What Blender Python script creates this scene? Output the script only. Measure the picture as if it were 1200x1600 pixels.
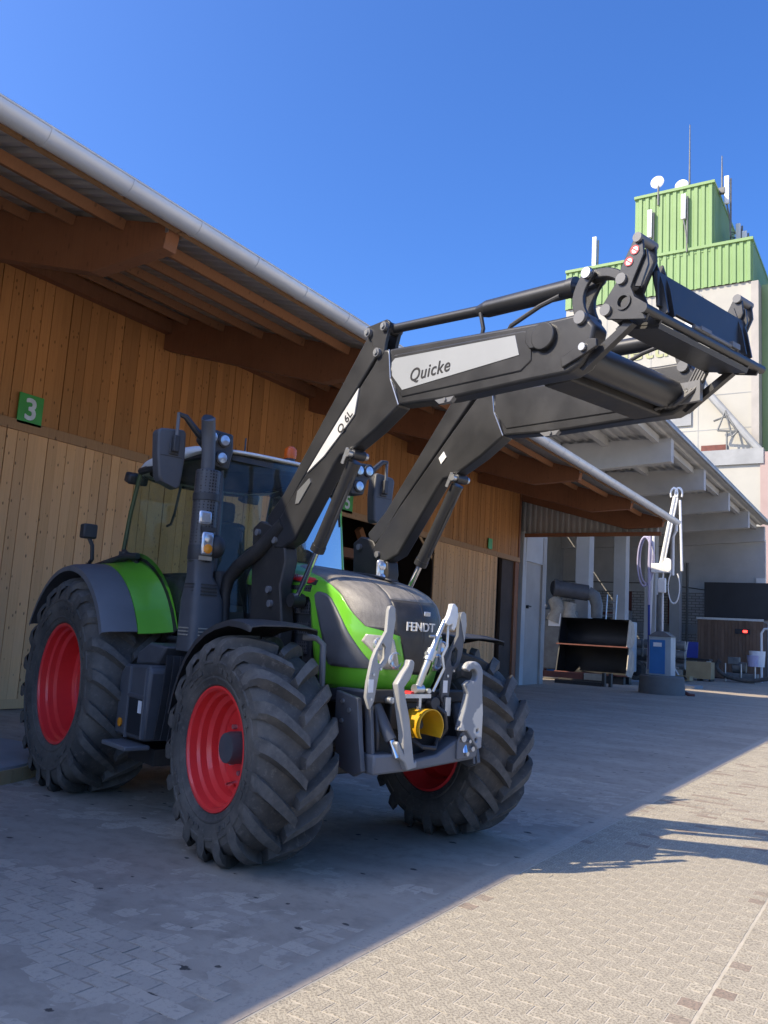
import bpy, math, random
import numpy as np
from math import sin, cos, pi, radians, atan2, sqrt
from mathutils import Vector, Matrix
for o in list(bpy.data.objects): bpy.data.objects.remove(o)
scene = bpy.context.scene
COL = scene.collection
rnd = random.Random(7)
# ------------------------------------------------------------------ camera
CAM_H, YAW, PITCH, ROLL, FPX = 1.4522, -0.56522, 0.14463, 0.060747, 1305.67
cd = bpy.data.cameras.new('camera'); cam = bpy.data.objects.new('camera', cd); COL.objects.link(cam)
_f = Vector((sin(YAW)*cos(PITCH), cos(YAW)*cos(PITCH), sin(PITCH)))
_r = Vector((cos(YAW), -sin(YAW), 0)); _u = _r.cross(_f)
_r2 = cos(ROLL)*_r + sin(ROLL)*_u; _u2 = -sin(ROLL)*_r + cos(ROLL)*_u
cam.matrix_world = Matrix(((_r2.x,_u2.x,-_f.x,0),(_r2.y,_u2.y,-_f.y,0),(_r2.z,_u2.z,-_f.z,CAM_H),(0,0,0,1)))
cd.sensor_fit = 'VERTICAL'; cd.sensor_height = 36; cd.lens = FPX/1600*36
cd.clip_start = 0.05; cd.clip_end = 3000
scene.camera = cam
# ------------------------------------------------------------------ sky and sun
SUN_TRAVEL = Vector((0.717, 0.85, -1.0)).normalized()
to_sun = -SUN_TRAVEL
elev = math.asin(to_sun.z); azim = atan2(to_sun.x, to_sun.y)
world = bpy.data.worlds.new('World'); scene.world = world; world.use_nodes = True
nt = world.node_tree; bg = nt.nodes['Background']
sky = nt.nodes.new('ShaderNodeTexSky'); sky.sky_type = 'NISHITA'; sky.sun_disc = False
sky.sun_elevation = elev; sky.sun_rotation = azim
sky.altitude = 600; sky.air_density = 1.0; sky.dust_density = 4.0; sky.ozone_density = 10.0
hsv = nt.nodes.new('ShaderNodeHueSaturation'); hsv.inputs['Saturation'].default_value = 1.12; hsv.inputs['Hue'].default_value = 0.507
nt.links.new(sky.outputs[0], hsv.inputs['Color']); nt.links.new(hsv.outputs[0], bg.inputs[0]); bg.inputs[1].default_value = 0.08
sd = bpy.data.lights.new('sun', 'SUN'); sun = bpy.data.objects.new('sun', sd); COL.objects.link(sun)
sd.energy = 2.0; sd.angle = radians(0.5); sd.color = (1.0, 0.86, 0.65)
sun.rotation_euler = SUN_TRAVEL.to_track_quat('-Z', 'Y').to_euler(); sun.location = (-20, -20, 30)
vs = scene.view_settings; vs.view_transform = 'Standard'; vs.look = 'None'; vs.exposure = 1.92; vs.gamma = 1
try: vs.use_curve_mapping = False
except Exception: pass
scene.cycles.max_bounces = 8; scene.cycles.transparent_max_bounces = 12
# ------------------------------------------------------------------ helpers
def tag(o, label=None, cat=None, group=None, kind=None):
    if label: o['label'] = label
    if cat: o['category'] = cat
    if group: o['group'] = group
    if kind: o['kind'] = kind
    return o
def empty(name, loc=(0,0,0), rz=0, parent=None):
    o = bpy.data.objects.new(name, None); COL.objects.link(o); o.location = loc; o.rotation_euler = (0,0,rz)
    o.empty_display_size = .1
    if parent: o.parent = parent
    return o
def thing(name, label, cat, loc=(0,0,0), rz=0, group=None):
    return tag(empty(name, loc, rz), label, cat, group)
class B:
    def __init__(s): s.v=[]; s.f=[]; s.m=[]; s.mi=0
    def add(s, vs, fs):
        n=len(s.v); s.v += [tuple(map(float,p)) for p in vs]; s.f += [tuple(i+n for i in f) for f in fs]; s.m += [s.mi]*len(fs); return s
    def box(s, c, d, R=None):
        x,y,z=d[0]/2,d[1]/2,d[2]/2
        p=[Vector((a*x,b*y,e*z)) for e in(-1,1) for b in(-1,1) for a in(-1,1)]
        if R is not None: p=[R@q for q in p]
        p=[q+Vector(c) for q in p]
        return s.add(p,[(0,2,3,1),(4,5,7,6),(0,1,5,4),(2,6,7,3),(0,4,6,2),(1,3,7,5)])
    def rng(s, a, b): return s.box([(a[i]+b[i])/2 for i in range(3)],[abs(b[i]-a[i]) for i in range(3)])
    def cyl(s, p0, p1, r0, r1=None, n=20, caps=True):
        r1=r0 if r1 is None else r1; p0=Vector(p0); p1=Vector(p1); d=(p1-p0).normalized()
        a=d.orthogonal().normalized(); b=d.cross(a)
        vs=[p0+(a*cos(t)+b*sin(t))*r0 for t in np.linspace(0,2*pi,n,endpoint=False)]+[p1+(a*cos(t)+b*sin(t))*r1 for t in np.linspace(0,2*pi,n,endpoint=False)]
        fs=[(i,(i+1)%n,n+(i+1)%n,n+i) for i in range(n)]
        if caps: fs+=[tuple(range(n-1,-1,-1)),tuple(range(n,2*n))]
        return s.add(vs,fs)
    def tube(s, pts, r, n=10, caps=True):
        pts=[Vector(p) for p in pts]; rr=r if isinstance(r,(list,tuple)) else [r]*len(pts)
        vs=[]; a=None
        for i,p in enumerate(pts):
            d=((pts[min(i+1,len(pts)-1)]-pts[max(i-1,0)])).normalized()
            a=d.orthogonal().normalized() if a is None else (a-d*a.dot(d)).normalized()
            b=d.cross(a); vs+=[p+(a*cos(t)+b*sin(t))*rr[i] for t in np.linspace(0,2*pi,n,endpoint=False)]
        fs=[(k*n+i,k*n+(i+1)%n,(k+1)*n+(i+1)%n,(k+1)*n+i) for k in range(len(pts)-1) for i in range(n)]
        if caps: m=(len(pts)-1)*n; fs+=[tuple(range(n-1,-1,-1)),tuple(range(m,m+n))]
        return s.add(vs,fs)
    def lathe(s, prof, n=48, c=(0,0,0), axis='y', close=False):
        # prof: (r, a) a along axis
        vs=[]
        for r,a in prof:
            for t in np.linspace(0,2*pi,n,endpoint=False):
                x,z=r*cos(t),r*sin(t)
                q=(x,a,z) if axis=='y' else ((x,z,a) if axis=='z' else (a,x,z))
                vs.append((q[0]+c[0],q[1]+c[1],q[2]+c[2]))
        m=len(prof); ks=range(m if close else m-1)
        fs=[(k*n+i,k*n+(i+1)%n,((k+1)%m)*n+(i+1)%n,((k+1)%m)*n+i) for k in ks for i in range(n)]
        return s.add(vs,fs)
    def prism(s, pts, a0, a1, plane='xz'):
        n=len(pts)
        def q(p,a): return (p[0],a,p[1]) if plane=='xz' else ((a,p[0],p[1]) if plane=='yz' else (p[0],p[1],a))
        vs=[q(p,a0) for p in pts]+[q(p,a1) for p in pts]
        return s.add(vs,[tuple(range(n)),tuple(range(2*n-1,n-1,-1))]+[(i,n+i,n+(i+1)%n,(i+1)%n) for i in range(n)])
    def grid(s, P, closed=False):
        r=len(P); c=len(P[0]); vs=[q for row in P for q in row]
        cc=c if closed else c-1
        return s.add(vs,[(i*c+j,i*c+(j+1)%c,(i+1)*c+(j+1)%c,(i+1)*c+j) for i in range(r-1) for j in range(cc)])
    def sheet(s, P, off):
        # thin solid from a point grid and an offset vector function/vector
        r=len(P); c=len(P[0]); A=[Vector(q) for row in P for q in row]
        Bv=[a+(off(a) if callable(off) else Vector(off)) for a in A]; n=len(A)
        fs=[(i*c+j,i*c+j+1,(i+1)*c+j+1,(i+1)*c+j) for i in range(r-1) for j in range(c-1)]
        fs2=[tuple(n+k for k in reversed(f)) for f in fs]
        e=[]
        for j in range(c-1): e+=[(j,n+j,n+j+1,j+1),((r-1)*c+j+1,n+(r-1)*c+j+1,n+(r-1)*c+j,(r-1)*c+j)]
        for i in range(r-1): e+=[((i+1)*c,n+(i+1)*c,n+i*c,i*c),(i*c+c-1,n+i*c+c-1,n+(i+1)*c+c-1,(i+1)*c+c-1)]
        return s.add(A+Bv,fs+fs2+e)
    def sph(s, c, r, n=16, m=10):
        r=r if isinstance(r,(tuple,list)) else (r,r,r)
        P=[[(c[0]+r[0]*sin(a)*cos(t),c[1]+r[1]*sin(a)*sin(t),c[2]+r[2]*cos(a)) for t in np.linspace(0,2*pi,n,endpoint=False)] for a in np.linspace(.02,pi-.02,m)]
        s.grid(P,True); k=len(s.v)
        return s
    def mesh(s, name):
        me=bpy.data.meshes.new(name); me.from_pydata(s.v,[],s.f); 
        if any(s.m): me.polygons.foreach_set('material_index',s.m)
        me.update(); return me
    def out(s, name, mat, parent=None, smooth=0.6, bevel=0, seg=2, loc=None):
        me=s.mesh(name)
        for m_ in (mat if isinstance(mat,(list,tuple)) else [mat]): me.materials.append(m_)
        import bmesh
        bm=bmesh.new(); bm.from_mesh(me); bmesh.ops.recalc_face_normals(bm,faces=bm.faces); bm.to_mesh(me); bm.free()
        if smooth:
            me.polygons.foreach_set('use_smooth',[True]*len(me.polygons)); me.set_sharp_from_angle(angle=smooth)
        o=bpy.data.objects.new(name,me); COL.objects.link(o)
        if parent: o.parent=parent
        if loc: o.location=loc
        if bevel:
            b=o.modifiers.new('bevel','BEVEL'); b.width=bevel; b.segments=seg; b.limit_method='ANGLE'; b.angle_limit=radians(40); b.harden_normals=False
        return o
def inst(src, name, parent=None, loc=(0,0,0), rot=(0,0,0), scale=(1,1,1)):
    o=src.copy(); o.name=name; COL.objects.link(o); o.parent=parent; o.location=loc; o.rotation_euler=rot; o.scale=scale
    return o
def text(body, name, mat, parent, M, size, extrude=.002, bold=0.0, ax='CENTER', shear=0, space=1.0):
    cu=bpy.data.curves.new(name,'FONT'); cu.body=body; cu.size=size; cu.extrude=extrude; cu.shear=shear
    cu.align_x=ax; cu.align_y='CENTER'; cu.space_character=space; cu.materials.append(mat)
    t=bpy.data.objects.new(name,cu); COL.objects.link(t)
    me=bpy.data.meshes.new_from_object(t.evaluated_get(bpy.context.evaluated_depsgraph_get())); bpy.data.objects.remove(t)
    if bold:   # heavier strokes: shifted copies a hair apart
        co=np.array([v.co[:] for v in me.vertices]); fs=[tuple(p.vertices) for p in me.polygons]; V=[]; Fc=[]
        for q,(dx,dy) in enumerate(((0,0),(1,0),(-1,0),(0,1),(0,-1),(.7,.7),(-.7,-.7),(.7,-.7),(-.7,.7))):
            n0=len(V); c2=co.copy(); c2[:,0]+=dx*bold; c2[:,1]+=dy*bold; c2[:,2]+=q*.00006*(size/.1); V+=[tuple(r) for r in c2]; Fc+=[tuple(i+n0 for i in f) for f in fs]
        mm=bpy.data.meshes.new(name); mm.from_pydata(V,[],Fc); mm.materials.append(mat); me=mm
    o=bpy.data.objects.new(name,me); COL.objects.link(o); o.parent=parent; o.matrix_local=M
    return o
def frame(o, x, y):
    x=Vector(x).normalized(); z=x.cross(Vector(y)).normalized(); y=z.cross(x)
    return Matrix(((x.x,y.x,z.x,o[0]),(x.y,y.y,z.y,o[1]),(x.z,y.z,z.z,o[2]),(0,0,0,1)))
# ------------------------------------------------------------------ materials
def srgb(r,g,b): return tuple(((c/255)/12.92 if c<=10 else (((c/255)+.055)/1.055)**2.4) for c in (r,g,b))
class N:
    def __init__(s,name):
        s.m=bpy.data.materials.new(name); s.m.use_nodes=True; s.t=s.m.node_tree; s.b=s.t.nodes['Principled BSDF']; s._c=None
    def new(s,ty,**kw):
        n=s.t.nodes.new(ty)
        for k,v in kw.items():
            if k in n.inputs.keys() if hasattr(n.inputs,'keys') else False: n.inputs[k].default_value=v
            else: setattr(n,k,v)
        return n
    def link(s,a,b): s.t.links.new(a,b); return a
    def coord(s,kind='Object',scale=(1,1,1),rand=False):
        tc=s.new('ShaderNodeTexCoord'); mp=s.new('ShaderNodeMapping'); mp.inputs['Scale'].default_value=scale
        s.link(tc.outputs[kind],mp.inputs[0])
        if rand:
            oi=s.new('ShaderNodeObjectInfo'); mu=s.new('ShaderNodeMath'); mu.operation='MULTIPLY'; mu.inputs[1].default_value=37.
            s.link(oi.outputs['Random'],mu.inputs[0]); s.link(mu.outputs[0],mp.inputs['Location'])
        return mp.outputs[0]
    def noise(s,co,scale,detail=4,rough=.6,lac=2.0):
        n=s.new('ShaderNodeTexNoise'); n.inputs['Scale'].default_value=scale; n.inputs['Detail'].default_value=detail; n.inputs['Roughness'].default_value=rough
        s.link(co,n.inputs['Vector']); return n.outputs['Fac']
    def ramp(s,fac,stops):
        r=s.new('ShaderNodeValToRGB'); e=r.color_ramp.elements
        while len(e)<len(stops): e.new(.5)
        for el,(p,c) in zip(e,stops):
            el.position=p; el.color=(c if len(c)==4 else tuple(c)+(1,)) if isinstance(c,(tuple,list)) else (c,c,c,1)
        s.link(fac,r.inputs[0]); return r.outputs[0]
    def mix(s,fac,a,b,mode='MIX'):
        n=s.new('ShaderNodeMix'); n.data_type='RGBA'; n.blend_type=mode
        for inp,v in ((n.inputs[0],fac),(n.inputs[6],a),(n.inputs[7],b)):
            if hasattr(v,'is_linked'): s.link(v,inp)
            elif isinstance(v,(tuple,list)): inp.default_value=tuple(v)+(1,) if len(v)==3 else v
            else: inp.default_value=v
        return n.outputs[2]
    def math(s,op,a,b=0):
        n=s.new('ShaderNodeMath'); n.operation=op
        for inp,v in ((n.inputs[0],a),(n.inputs[1],b)):
            if hasattr(v,'is_linked'): s.link(v,inp)
            else: inp.default_value=v
        return n.outputs[0]
    def bump(s,h,strength=.3,dist=.01):
        n=s.new('ShaderNodeBump'); n.inputs['Strength'].default_value=strength; n.inputs['Distance'].default_value=dist
        s.link(h,n.inputs['Height']); s.link(n.outputs[0],s.b.inputs['Normal'])
    def set(s,col=None,rough=None,metal=None,spec=None,coat=None):
        for k,v in (('Base Color',col),('Roughness',rough),('Metallic',metal),('Specular IOR Level',spec),('Coat Weight',coat)):
            if v is None: continue
            if hasattr(v,'is_linked'): s.link(v,s.b.inputs[k])
            elif isinstance(v,(tuple,list)): s.b.inputs[k].default_value=tuple(v)+(1,)
            else: s.b.inputs[k].default_value=v
        return s.m
def pm(name,c1,c2=None,scale=6,rough=.5,metal=0,bump=0,bscale=60,coat=0,spec=.5,dust=None,damt=.5,kind='Object',rand=False,rvar=.12):
    n=N(name); co=n.coord(kind,rand=rand)
    if c2 is None: c2=tuple(x*.8 for x in c1)
    f=n.noise(co,scale,5,.6); col=n.mix(n.ramp(f,[(.35,0.),(.65,1.)]),c1,c2)
    if dust:
        f2=n.noise(co,scale*2.3,6,.7); col=n.mix(n.ramp(f2,[(.62-damt*.3,0.),(.85-damt*.2,min(1.,damt*1.2))]),col,dust)
    r=n.math('ADD',n.math('MULTIPLY',f,rvar*2),rough-rvar)
    if bump: n.bump(n.noise(co,bscale,4,.6),bump,.004)
    return n.set(col,r,metal,spec,coat)
DUST=(.23,.20,.165)
m_green=pm('green_paint',(.15,.47,.03),(.125,.41,.025),3,.32,coat=.4,bump=.03,bscale=8,dust=(.16,.22,.10),damt=.12)
m_red=pm('red_paint',(.80,.040,.040),(.73,.034,.034),4,.38,coat=.25,dust=(.4,.06,.05),damt=.15)
m_black=pm('black_plastic',(.032,.033,.036),(.042,.043,.046),5,.5,bump=.15,bscale=260,dust=(.07,.067,.062),damt=.25)
m_loader=pm('loader_paint',(.022,.0225,.024),(.030,.0305,.032),4,.36,bump=.05,bscale=90,dust=(.075,.074,.072),damt=.22)
m_gray=pm('grey_plastic',(.145,.15,.16),(.12,.125,.135),3,.5,bump=.08,bscale=200,dust=(.13,.125,.12),damt=.2)
m_gun=pm('anthracite_plastic',(.085,.09,.10),(.068,.072,.08),3,.5,bump=.1,bscale=220,dust=(.09,.088,.085),damt=.2)
m_dark=pm('dark_metal',(.018,.018,.019),(.03,.028,.026),6,.55,dust=(.07,.062,.052),damt=.35)
m_chrome=pm('chrome',(.75,.76,.78),(.7,.7,.72),4,.12,metal=1,rvar=.04)
m_zinc=pm('zinc',(.55,.57,.58),(.46,.48,.5),5,.35,metal=.85,bump=.05)
m_white=pm('white_paint',(.78,.78,.76),(.70,.70,.68),3,.45,dust=(.5,.48,.44),damt=.12)
m_link=pm('linkage_paint',(.26,.27,.28),(.31,.31,.31),5,.45,dust=(.45,.42,.36),damt=.25,bump=.05)
def wornlink():
    n=N('worn_linkage_paint'); co=n.coord('Object'); a=n.noise(co,5.5,3,.5); g=n.noise(co,45,5,.7)
    col=n.mix(n.ramp(a,[(.52,0.),(.55,1.)]),(.25,.265,.285),(.56,.54,.49))
    col=n.mix(n.ramp(g,[(.66,0.),(.72,.6)]),col,(.16,.14,.12))
    n.bump(g,.25,.003); return n.set(col,n.math('ADD',n.math('MULTIPLY',g,.3),.3),.25,.5)
m_link=wornlink()
m_linklight=pm('pale_linkage_paint',(.35,.35,.335),(.30,.30,.29),5,.4,metal=.1,bump=.05,dust=(.30,.27,.23),damt=.18)
m_yellow=pm('yellow_plastic',(.62,.34,.012),(.55,.29,.012),5,.45,dust=(.4,.28,.1),damt=.2)
m_lens=pm('lamp_lens',(.62,.65,.70),(.5,.53,.58),30,.12,metal=.6,rvar=.05)
m_amber=pm('amber_lens',(.80,.30,.02),(.7,.24,.02),12,.25)
m_beacon=pm('beacon_lens',(.75,.12,.01),(.65,.1,.01),12,.25)
m_redlens=pm('red_decal',(.62,.025,.03),(.55,.02,.025),12,.35)
m_label=pm('label_panel',(.30,.315,.325),(.265,.28,.29),2,.4,dust=(.36,.36,.35),damt=.2)
m_letter_dark=pm('dark_lettering',(.03,.03,.032),None,5,.4)
m_letter_light=pm('light_lettering',(.72,.72,.70),None,5,.35,metal=.2)
m_seat=pm('seat_cloth',(.035,.036,.038),(.05,.05,.052),20,.85,bump=.2)
m_sticker=pm('warning_sticker',(.75,.72,.72),(.7,.62,.62),30,.4)
# rubber with dusty lugs
def rubber():
    n=N('tyre_rubber'); co=n.coord('Object'); a=n.noise(co,3,6,.65); b=n.noise(co,26,5,.7)
    col=n.mix(n.ramp(a,[(.38,0.),(.66,1.)]),(.058,.056,.053),(.135,.122,.104))
    col=n.mix(n.ramp(b,[(.55,0.),(.78,.8)]),col,(.21,.19,.165))
    n.bump(n.noise(co,140,4,.7),.25,.003)
    return n.set(col,n.math('ADD',n.math('MULTIPLY',a,.25),.6),0,.35)
m_rubber=rubber()
m_lugtop=pm('worn_lug_rubber',(.13,.122,.11),(.085,.082,.077),14,.8,bump=.3,bscale=120,dust=(.22,.20,.17),damt=.35,spec=.25)
m_blacktyre=pm('black_lettering_mark',(.012,.012,.013),None,8,.75)
def glass(name,tint,refl=.5):
    n=N(name); t=n.t; out=[x for x in t.nodes if x.type=='OUTPUT_MATERIAL'][0]
    tr=n.new('ShaderNodeBsdfTransparent'); tr.inputs[0].default_value=tint+(1,)
    gl=n.new('ShaderNodeBsdfGlossy'); gl.inputs['Roughness'].default_value=.02; gl.inputs[0].default_value=(refl,refl,refl,1)
    fr=n.new('ShaderNodeFresnel'); fr.inputs[0].default_value=1.52
    co=n.coord('Object'); dirt=n.ramp(n.noise(co,5,6,.7),[(.4,0.),(.8,.12)])
    df=n.new('ShaderNodeBsdfDiffuse'); df.inputs[0].default_value=(.45,.45,.42,1)
    m1=n.new('ShaderNodeMixShader'); n.link(n.math('ADD',n.math('MULTIPLY',fr.outputs[0],1.0),.02),m1.inputs[0]); n.link(tr.outputs[0],m1.inputs[1]); n.link(gl.outputs[0],m1.inputs[2])
    m2=n.new('ShaderNodeMixShader'); n.link(dirt,m2.inputs[0]); n.link(m1.outputs[0],m2.inputs[1]); n.link(df.outputs[0],m2.inputs[2])
    n.link(m2.outputs[0],out.inputs[0]); return n.m
m_glass=glass('tinted_glass',(.74,.85,.77)); 
# dark honeycomb mesh of the bonnet
def meshmat():
    n=N('bonnet_mesh'); co=n.coord('Object',(1,1,1)); v=n.new('ShaderNodeTexVoronoi'); v.inputs['Scale'].default_value=150; n.link(co,v.inputs['Vector'])
    a=n.noise(co,4,5,.7); w=n.coord('Object',(2.0,9,2.0)); st=n.noise(w,1.9,7,.72)
    col=n.mix(n.ramp(st,[(.40,0.),(.66,.85)]),(.15,.14,.127),(.27,.25,.22))
    col=n.mix(n.ramp(v.outputs['Distance'],[(.0,.5),(.4,0.)]),col,(.03,.03,.03))
    n.bump(v.outputs['Distance'],.4,.003)
    return n.set(col,n.math('ADD',n.math('MULTIPLY',a,.2),.4),0,.5)
m_mesh=meshmat()
m_grille=pm('grille_black',(.022,.022,.023),(.035,.034,.034),9,.38,bump=.3,bscale=330,dust=(.09,.082,.07),damt=.3)
def perf():
    n=N('perforated_shield'); co=n.coord('Object'); v=n.new('ShaderNodeTexVoronoi'); v.inputs['Scale'].default_value=42; v.inputs['Randomness'].default_value=.15; n.link(co,v.inputs['Vector'])
    h=n.ramp(v.outputs['Distance'],[(.28,0.),(.34,1.)])
    col=n.mix(h,(.004,.004,.004),(.075,.075,.08)); n.bump(h,.5,.004)
    return n.set(col,.42,.2,.5)
m_perf=perf()
def wood(name,c1,c2,c3,kn=.5,grain=1.0,rv=.30,ks=5.5):
    n=N(name); co=n.coord('Object',(1,1,1),rand=True); g=n.coord('Object',(14,14,.55*grain),rand=True)
    oi=n.new('ShaderNodeObjectInfo')
    a=n.noise(g,3.2,6,.65); b=n.noise(co,1.3,4,.6)
    col=n.mix(n.ramp(a,[(.3,0.),(.7,1.)]),c1,c2)
    col=n.mix(n.ramp(b,[(.35,0.),(.75,.75)]),col,c3)
    hs=n.new('ShaderNodeHueSaturation'); n.link(col,hs.inputs['Color']); n.link(n.math('ADD',n.math('MULTIPLY',oi.outputs['Random'],rv),1.0-rv*.5),hs.inputs['Value']); col=hs.outputs[0]
    v=n.new('ShaderNodeTexVoronoi'); v.inputs['Scale'].default_value=ks; kc=n.coord('Object',(1.6,1.6,.75),rand=True); n.link(kc,v.inputs['Vector'])
    col=n.mix(n.ramp(v.outputs['Distance'],[(.10,kn),(.17,0.)]),col,tuple(x*.22 for x in c1))
    n.bump(a,.25,.004)
    return n.set(col,.72,0,.25)
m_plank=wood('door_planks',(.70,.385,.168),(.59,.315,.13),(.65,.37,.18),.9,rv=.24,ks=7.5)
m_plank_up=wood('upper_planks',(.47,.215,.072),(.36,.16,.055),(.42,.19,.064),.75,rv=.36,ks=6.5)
m_beam=wood('glulam_beam',(.25,.105,.052),(.19,.08,.04),(.28,.125,.062),.3)
m_purlin=wood('purlin_wood',(.34,.155,.072),(.27,.122,.057),(.31,.15,.075),.5)
m_fascia=wood('eaves_board',(.40,.22,.10),(.30,.16,.075),(.34,.2,.1),.7)
m_steel=pm('corrugated_steel',(.44,.43,.41),(.36,.355,.34),1.2,.5,metal=.15,dust=(.2,.19,.17),damt=.2)
m_gutter=pm('gutter_zinc',(.70,.72,.73),(.62,.64,.66),1.5,.42,metal=.35,dust=(.42,.42,.4),damt=.2)
m_dkinside=pm('dark_timber_inside',(.07,.045,.03),(.05,.032,.022),1,.85)
m_signgreen=pm('sign_green',(.055,.34,.05),(.05,.30,.045),4,.45)
m_concrete=pm('concrete_grey',(.33,.34,.34),(.26,.27,.27),.6,.85,bump=.2,bscale=12,dust=(.22,.22,.21),damt=.35)
m_canopy=pm('pale_concrete',(.50,.50,.485),(.42,.42,.41),.5,.85,bump=.15,bscale=10,dust=(.36,.36,.34),damt=.3)
m_conc_dark=pm('dark_concrete',(.12,.125,.12),(.16,.16,.15),2,.85,bump=.3,bscale=20)
m_cream=pm('cream_render',(.44,.425,.37),(.38,.37,.325),.22,.85,bump=.1,bscale=6,dust=(.40,.40,.34),damt=.35)
m_silogreen=pm('silo_green',(.205,.33,.12),(.18,.295,.105),.3,.5)
m_silogreen2=pm('annex_green',(.22,.30,.12),(.19,.27,.10),.3,.5)
m_rust=pm('rusty_steel',(.17,.055,.04),(.12,.045,.035),3,.8,bump=.2)
m_bucket=pm('bucket_steel',(.008,.0083,.009),(.012,.012,.0125),2,.6,dust=(.03,.028,.026),damt=.25)
m_bucketside=pm('worn_bucket_steel',(.42,.38,.30),(.30,.27,.22),4,.6,dust=(.2,.17,.13),damt=.4)
m_blue=pm('blue_panel',(.03,.17,.42),(.025,.15,.37),2,.45)
m_bluedark=pm('blue_board',(.015,.04,.30),None,2,.5)
m_navy=pm('black_board',(.02,.022,.028),(.016,.018,.022),1,.5)
m_cabinet=pm('cabinet_grey',(.36,.42,.44),(.32,.37,.39),2,.5)
m_doorgrey=pm('door_grey',(.40,.375,.34),(.35,.33,.30),1,.75,spec=.2,dust=(.3,.3,.29),damt=.2)
m_crate=pm('plywood',(.46,.33,.17),(.40,.28,.14),2,.7,rand=True)
m_fence=wood('weathered_boards',(.17,.105,.07),(.125,.08,.055),(.20,.14,.10),.3)
m_machine=pm('machine_grey',(.16,.17,.165),(.11,.115,.115),3,.55,dust=(.2,.18,.15),damt=.4)
m_pink=pm('pinkish_render',(.40,.30,.27),(.35,.26,.235),.6,.85)
m_hose=pm('lilac_hose',(.42,.40,.55),(.36,.34,.48),3,.5)
def brickm():
    n=N('painted_brick'); co=n.coord('Object'); b=n.new('ShaderNodeTexBrick'); n.link(co,b.inputs['Vector'])
    mp=[x for x in n.t.nodes if x.type=='MAPPING'][0]; mp.inputs['Rotation'].default_value=(radians(90),0,0)
    b.inputs['Scale'].default_value=1; b.inputs['Brick Width'].default_value=.5; b.inputs['Row Height'].default_value=.19; b.inputs['Mortar Size'].default_value=.022
    b.inputs['Color1'].default_value=(.46,.45,.42,1); b.inputs['Color2'].default_value=(.36,.355,.335,1); b.inputs['Mortar'].default_value=(.17,.165,.16,1)
    n.bump(b.outputs['Fac'],-.4,.02)
    return n.set(b.outputs['Color'],.85,0,.2)
m_brick=brickm()
def groundm():
    n=N('yard_surface'); co=n.coord('Object'); 
    a=n.noise(co,.55,6,.65); b=n.noise(co,7,6,.7); d=n.noise(n.coord('Object',(.35,1.2,1)),1.6,5,.65)
    base=n.mix(n.ramp(a,[(.3,0.),(.7,1.)]),(.40,.335,.26),(.28,.238,.19))
    base=n.mix(n.ramp(d,[(.42,0.),(.7,.6)]),base,(.47,.405,.32))
    base=n.mix(n.ramp(b,[(.48,0.),(.75,.7)]),base,(.20,.172,.14))
    sx=n.new('ShaderNodeSeparateXYZ'); tc=n.new('ShaderNodeTexCoord'); n.link(tc.outputs['Object'],sx.inputs[0])
    # pale sandy joint filling on the paved strip
    side=n.new('ShaderNodeMapRange'); side.inputs[1].default_value=-2.32; side.inputs[2].default_value=-2.22; n.link(n.math('ADD',sx.outputs[0],n.math('MULTIPLY',n.math('SUBTRACT',b,.5),.1)),side.inputs[0])
    sand=n.mix(n.ramp(b,[(.35,0.),(.7,1.)]),(.50,.45,.36),(.40,.36,.285))
    base=n.mix(side.outputs[0],base,sand)
    v=n.new('ShaderNodeTexVoronoi'); v.voronoi_dimensions='2D'; v.inputs['Scale'].default_value=3.4; n.link(n.coord('Object',(.7,1.15,1)),v.inputs['Vector'])
    sp=n.math('SUBTRACT',n.math('ADD',v.outputs['Distance'],n.math('MULTIPLY',n.math('SUBTRACT',n.noise(co,16,6,.75),.5),.22)),n.math('MULTIPLY',n.math('POWER',v.outputs['Color'],3),.09))
    spots=n.math('MULTIPLY',n.math('MULTIPLY',n.ramp(sp,[(.012,1.),(.03,0.)]),n.ramp(v.outputs['Color'],[(.38,0.),(.42,1.)])),n.math('SUBTRACT',1,side.outputs[0]))
    base=n.mix(n.math('MULTIPLY',spots,.85),base,(.02,.02,.022))
    g=n.noise(co,60,4,.7); n.bump(g,.35,.006)
    return n.set(base,.88,0,.25)
m_ground=groundm()
def paverm():
    n=N('paving_stone'); co=n.coord('Object'); ge=n.new('ShaderNodeNewGeometry')
    a=n.noise(co,1.1,5,.6); b=n.noise(co,45,5,.75)
    col=n.mix(n.ramp(ge.outputs['Random Per Island'],[(0.,0.),(1.,1.)]),(.50,.45,.345),(.37,.332,.258))
    col=n.mix(n.ramp(n.math('MULTIPLY',n.ramp(ge.outputs['Random Per Island'],[(.90,0.),(.94,1.)]),.6),[(0.,0.),(1.,1.)]),col,(.24,.155,.12))
    col=n.mix(n.ramp(a,[(.4,0.),(.7,.55)]),col,(.40,.355,.28))
    b2=n.noise(co,75,3,.8)
    col=n.mix(n.ramp(b2,[(.46,0.),(.60,.85)]),col,(.17,.15,.12))
    col=n.mix(n.ramp(b,[(.52,0.),(.74,.45)]),col,(.16,.15,.13))
    n.bump(b2,.7,.006)
    return n.set(col,.85,0,.25)
m_paver=paverm()
def paverm2():
    n=N('worn_paving_stone'); co=n.coord('Object'); ge=n.new('ShaderNodeNewGeometry'); b=n.noise(co,30,5,.75); a=n.noise(co,.9,5,.6)
    col=n.mix(ge.outputs['Random Per Island'],(.46,.39,.305),(.37,.315,.25))
    col=n.mix(n.ramp(a,[(.4,0.),(.7,.6)]),col,(.50,.43,.34))
    col=n.mix(n.ramp(b,[(.52,0.),(.75,.6)]),col,(.09,.09,.09)); n.bump(b,.45,.005)
    return n.set(col,.85,0,.25)
m_paver2=paverm2()
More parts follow.
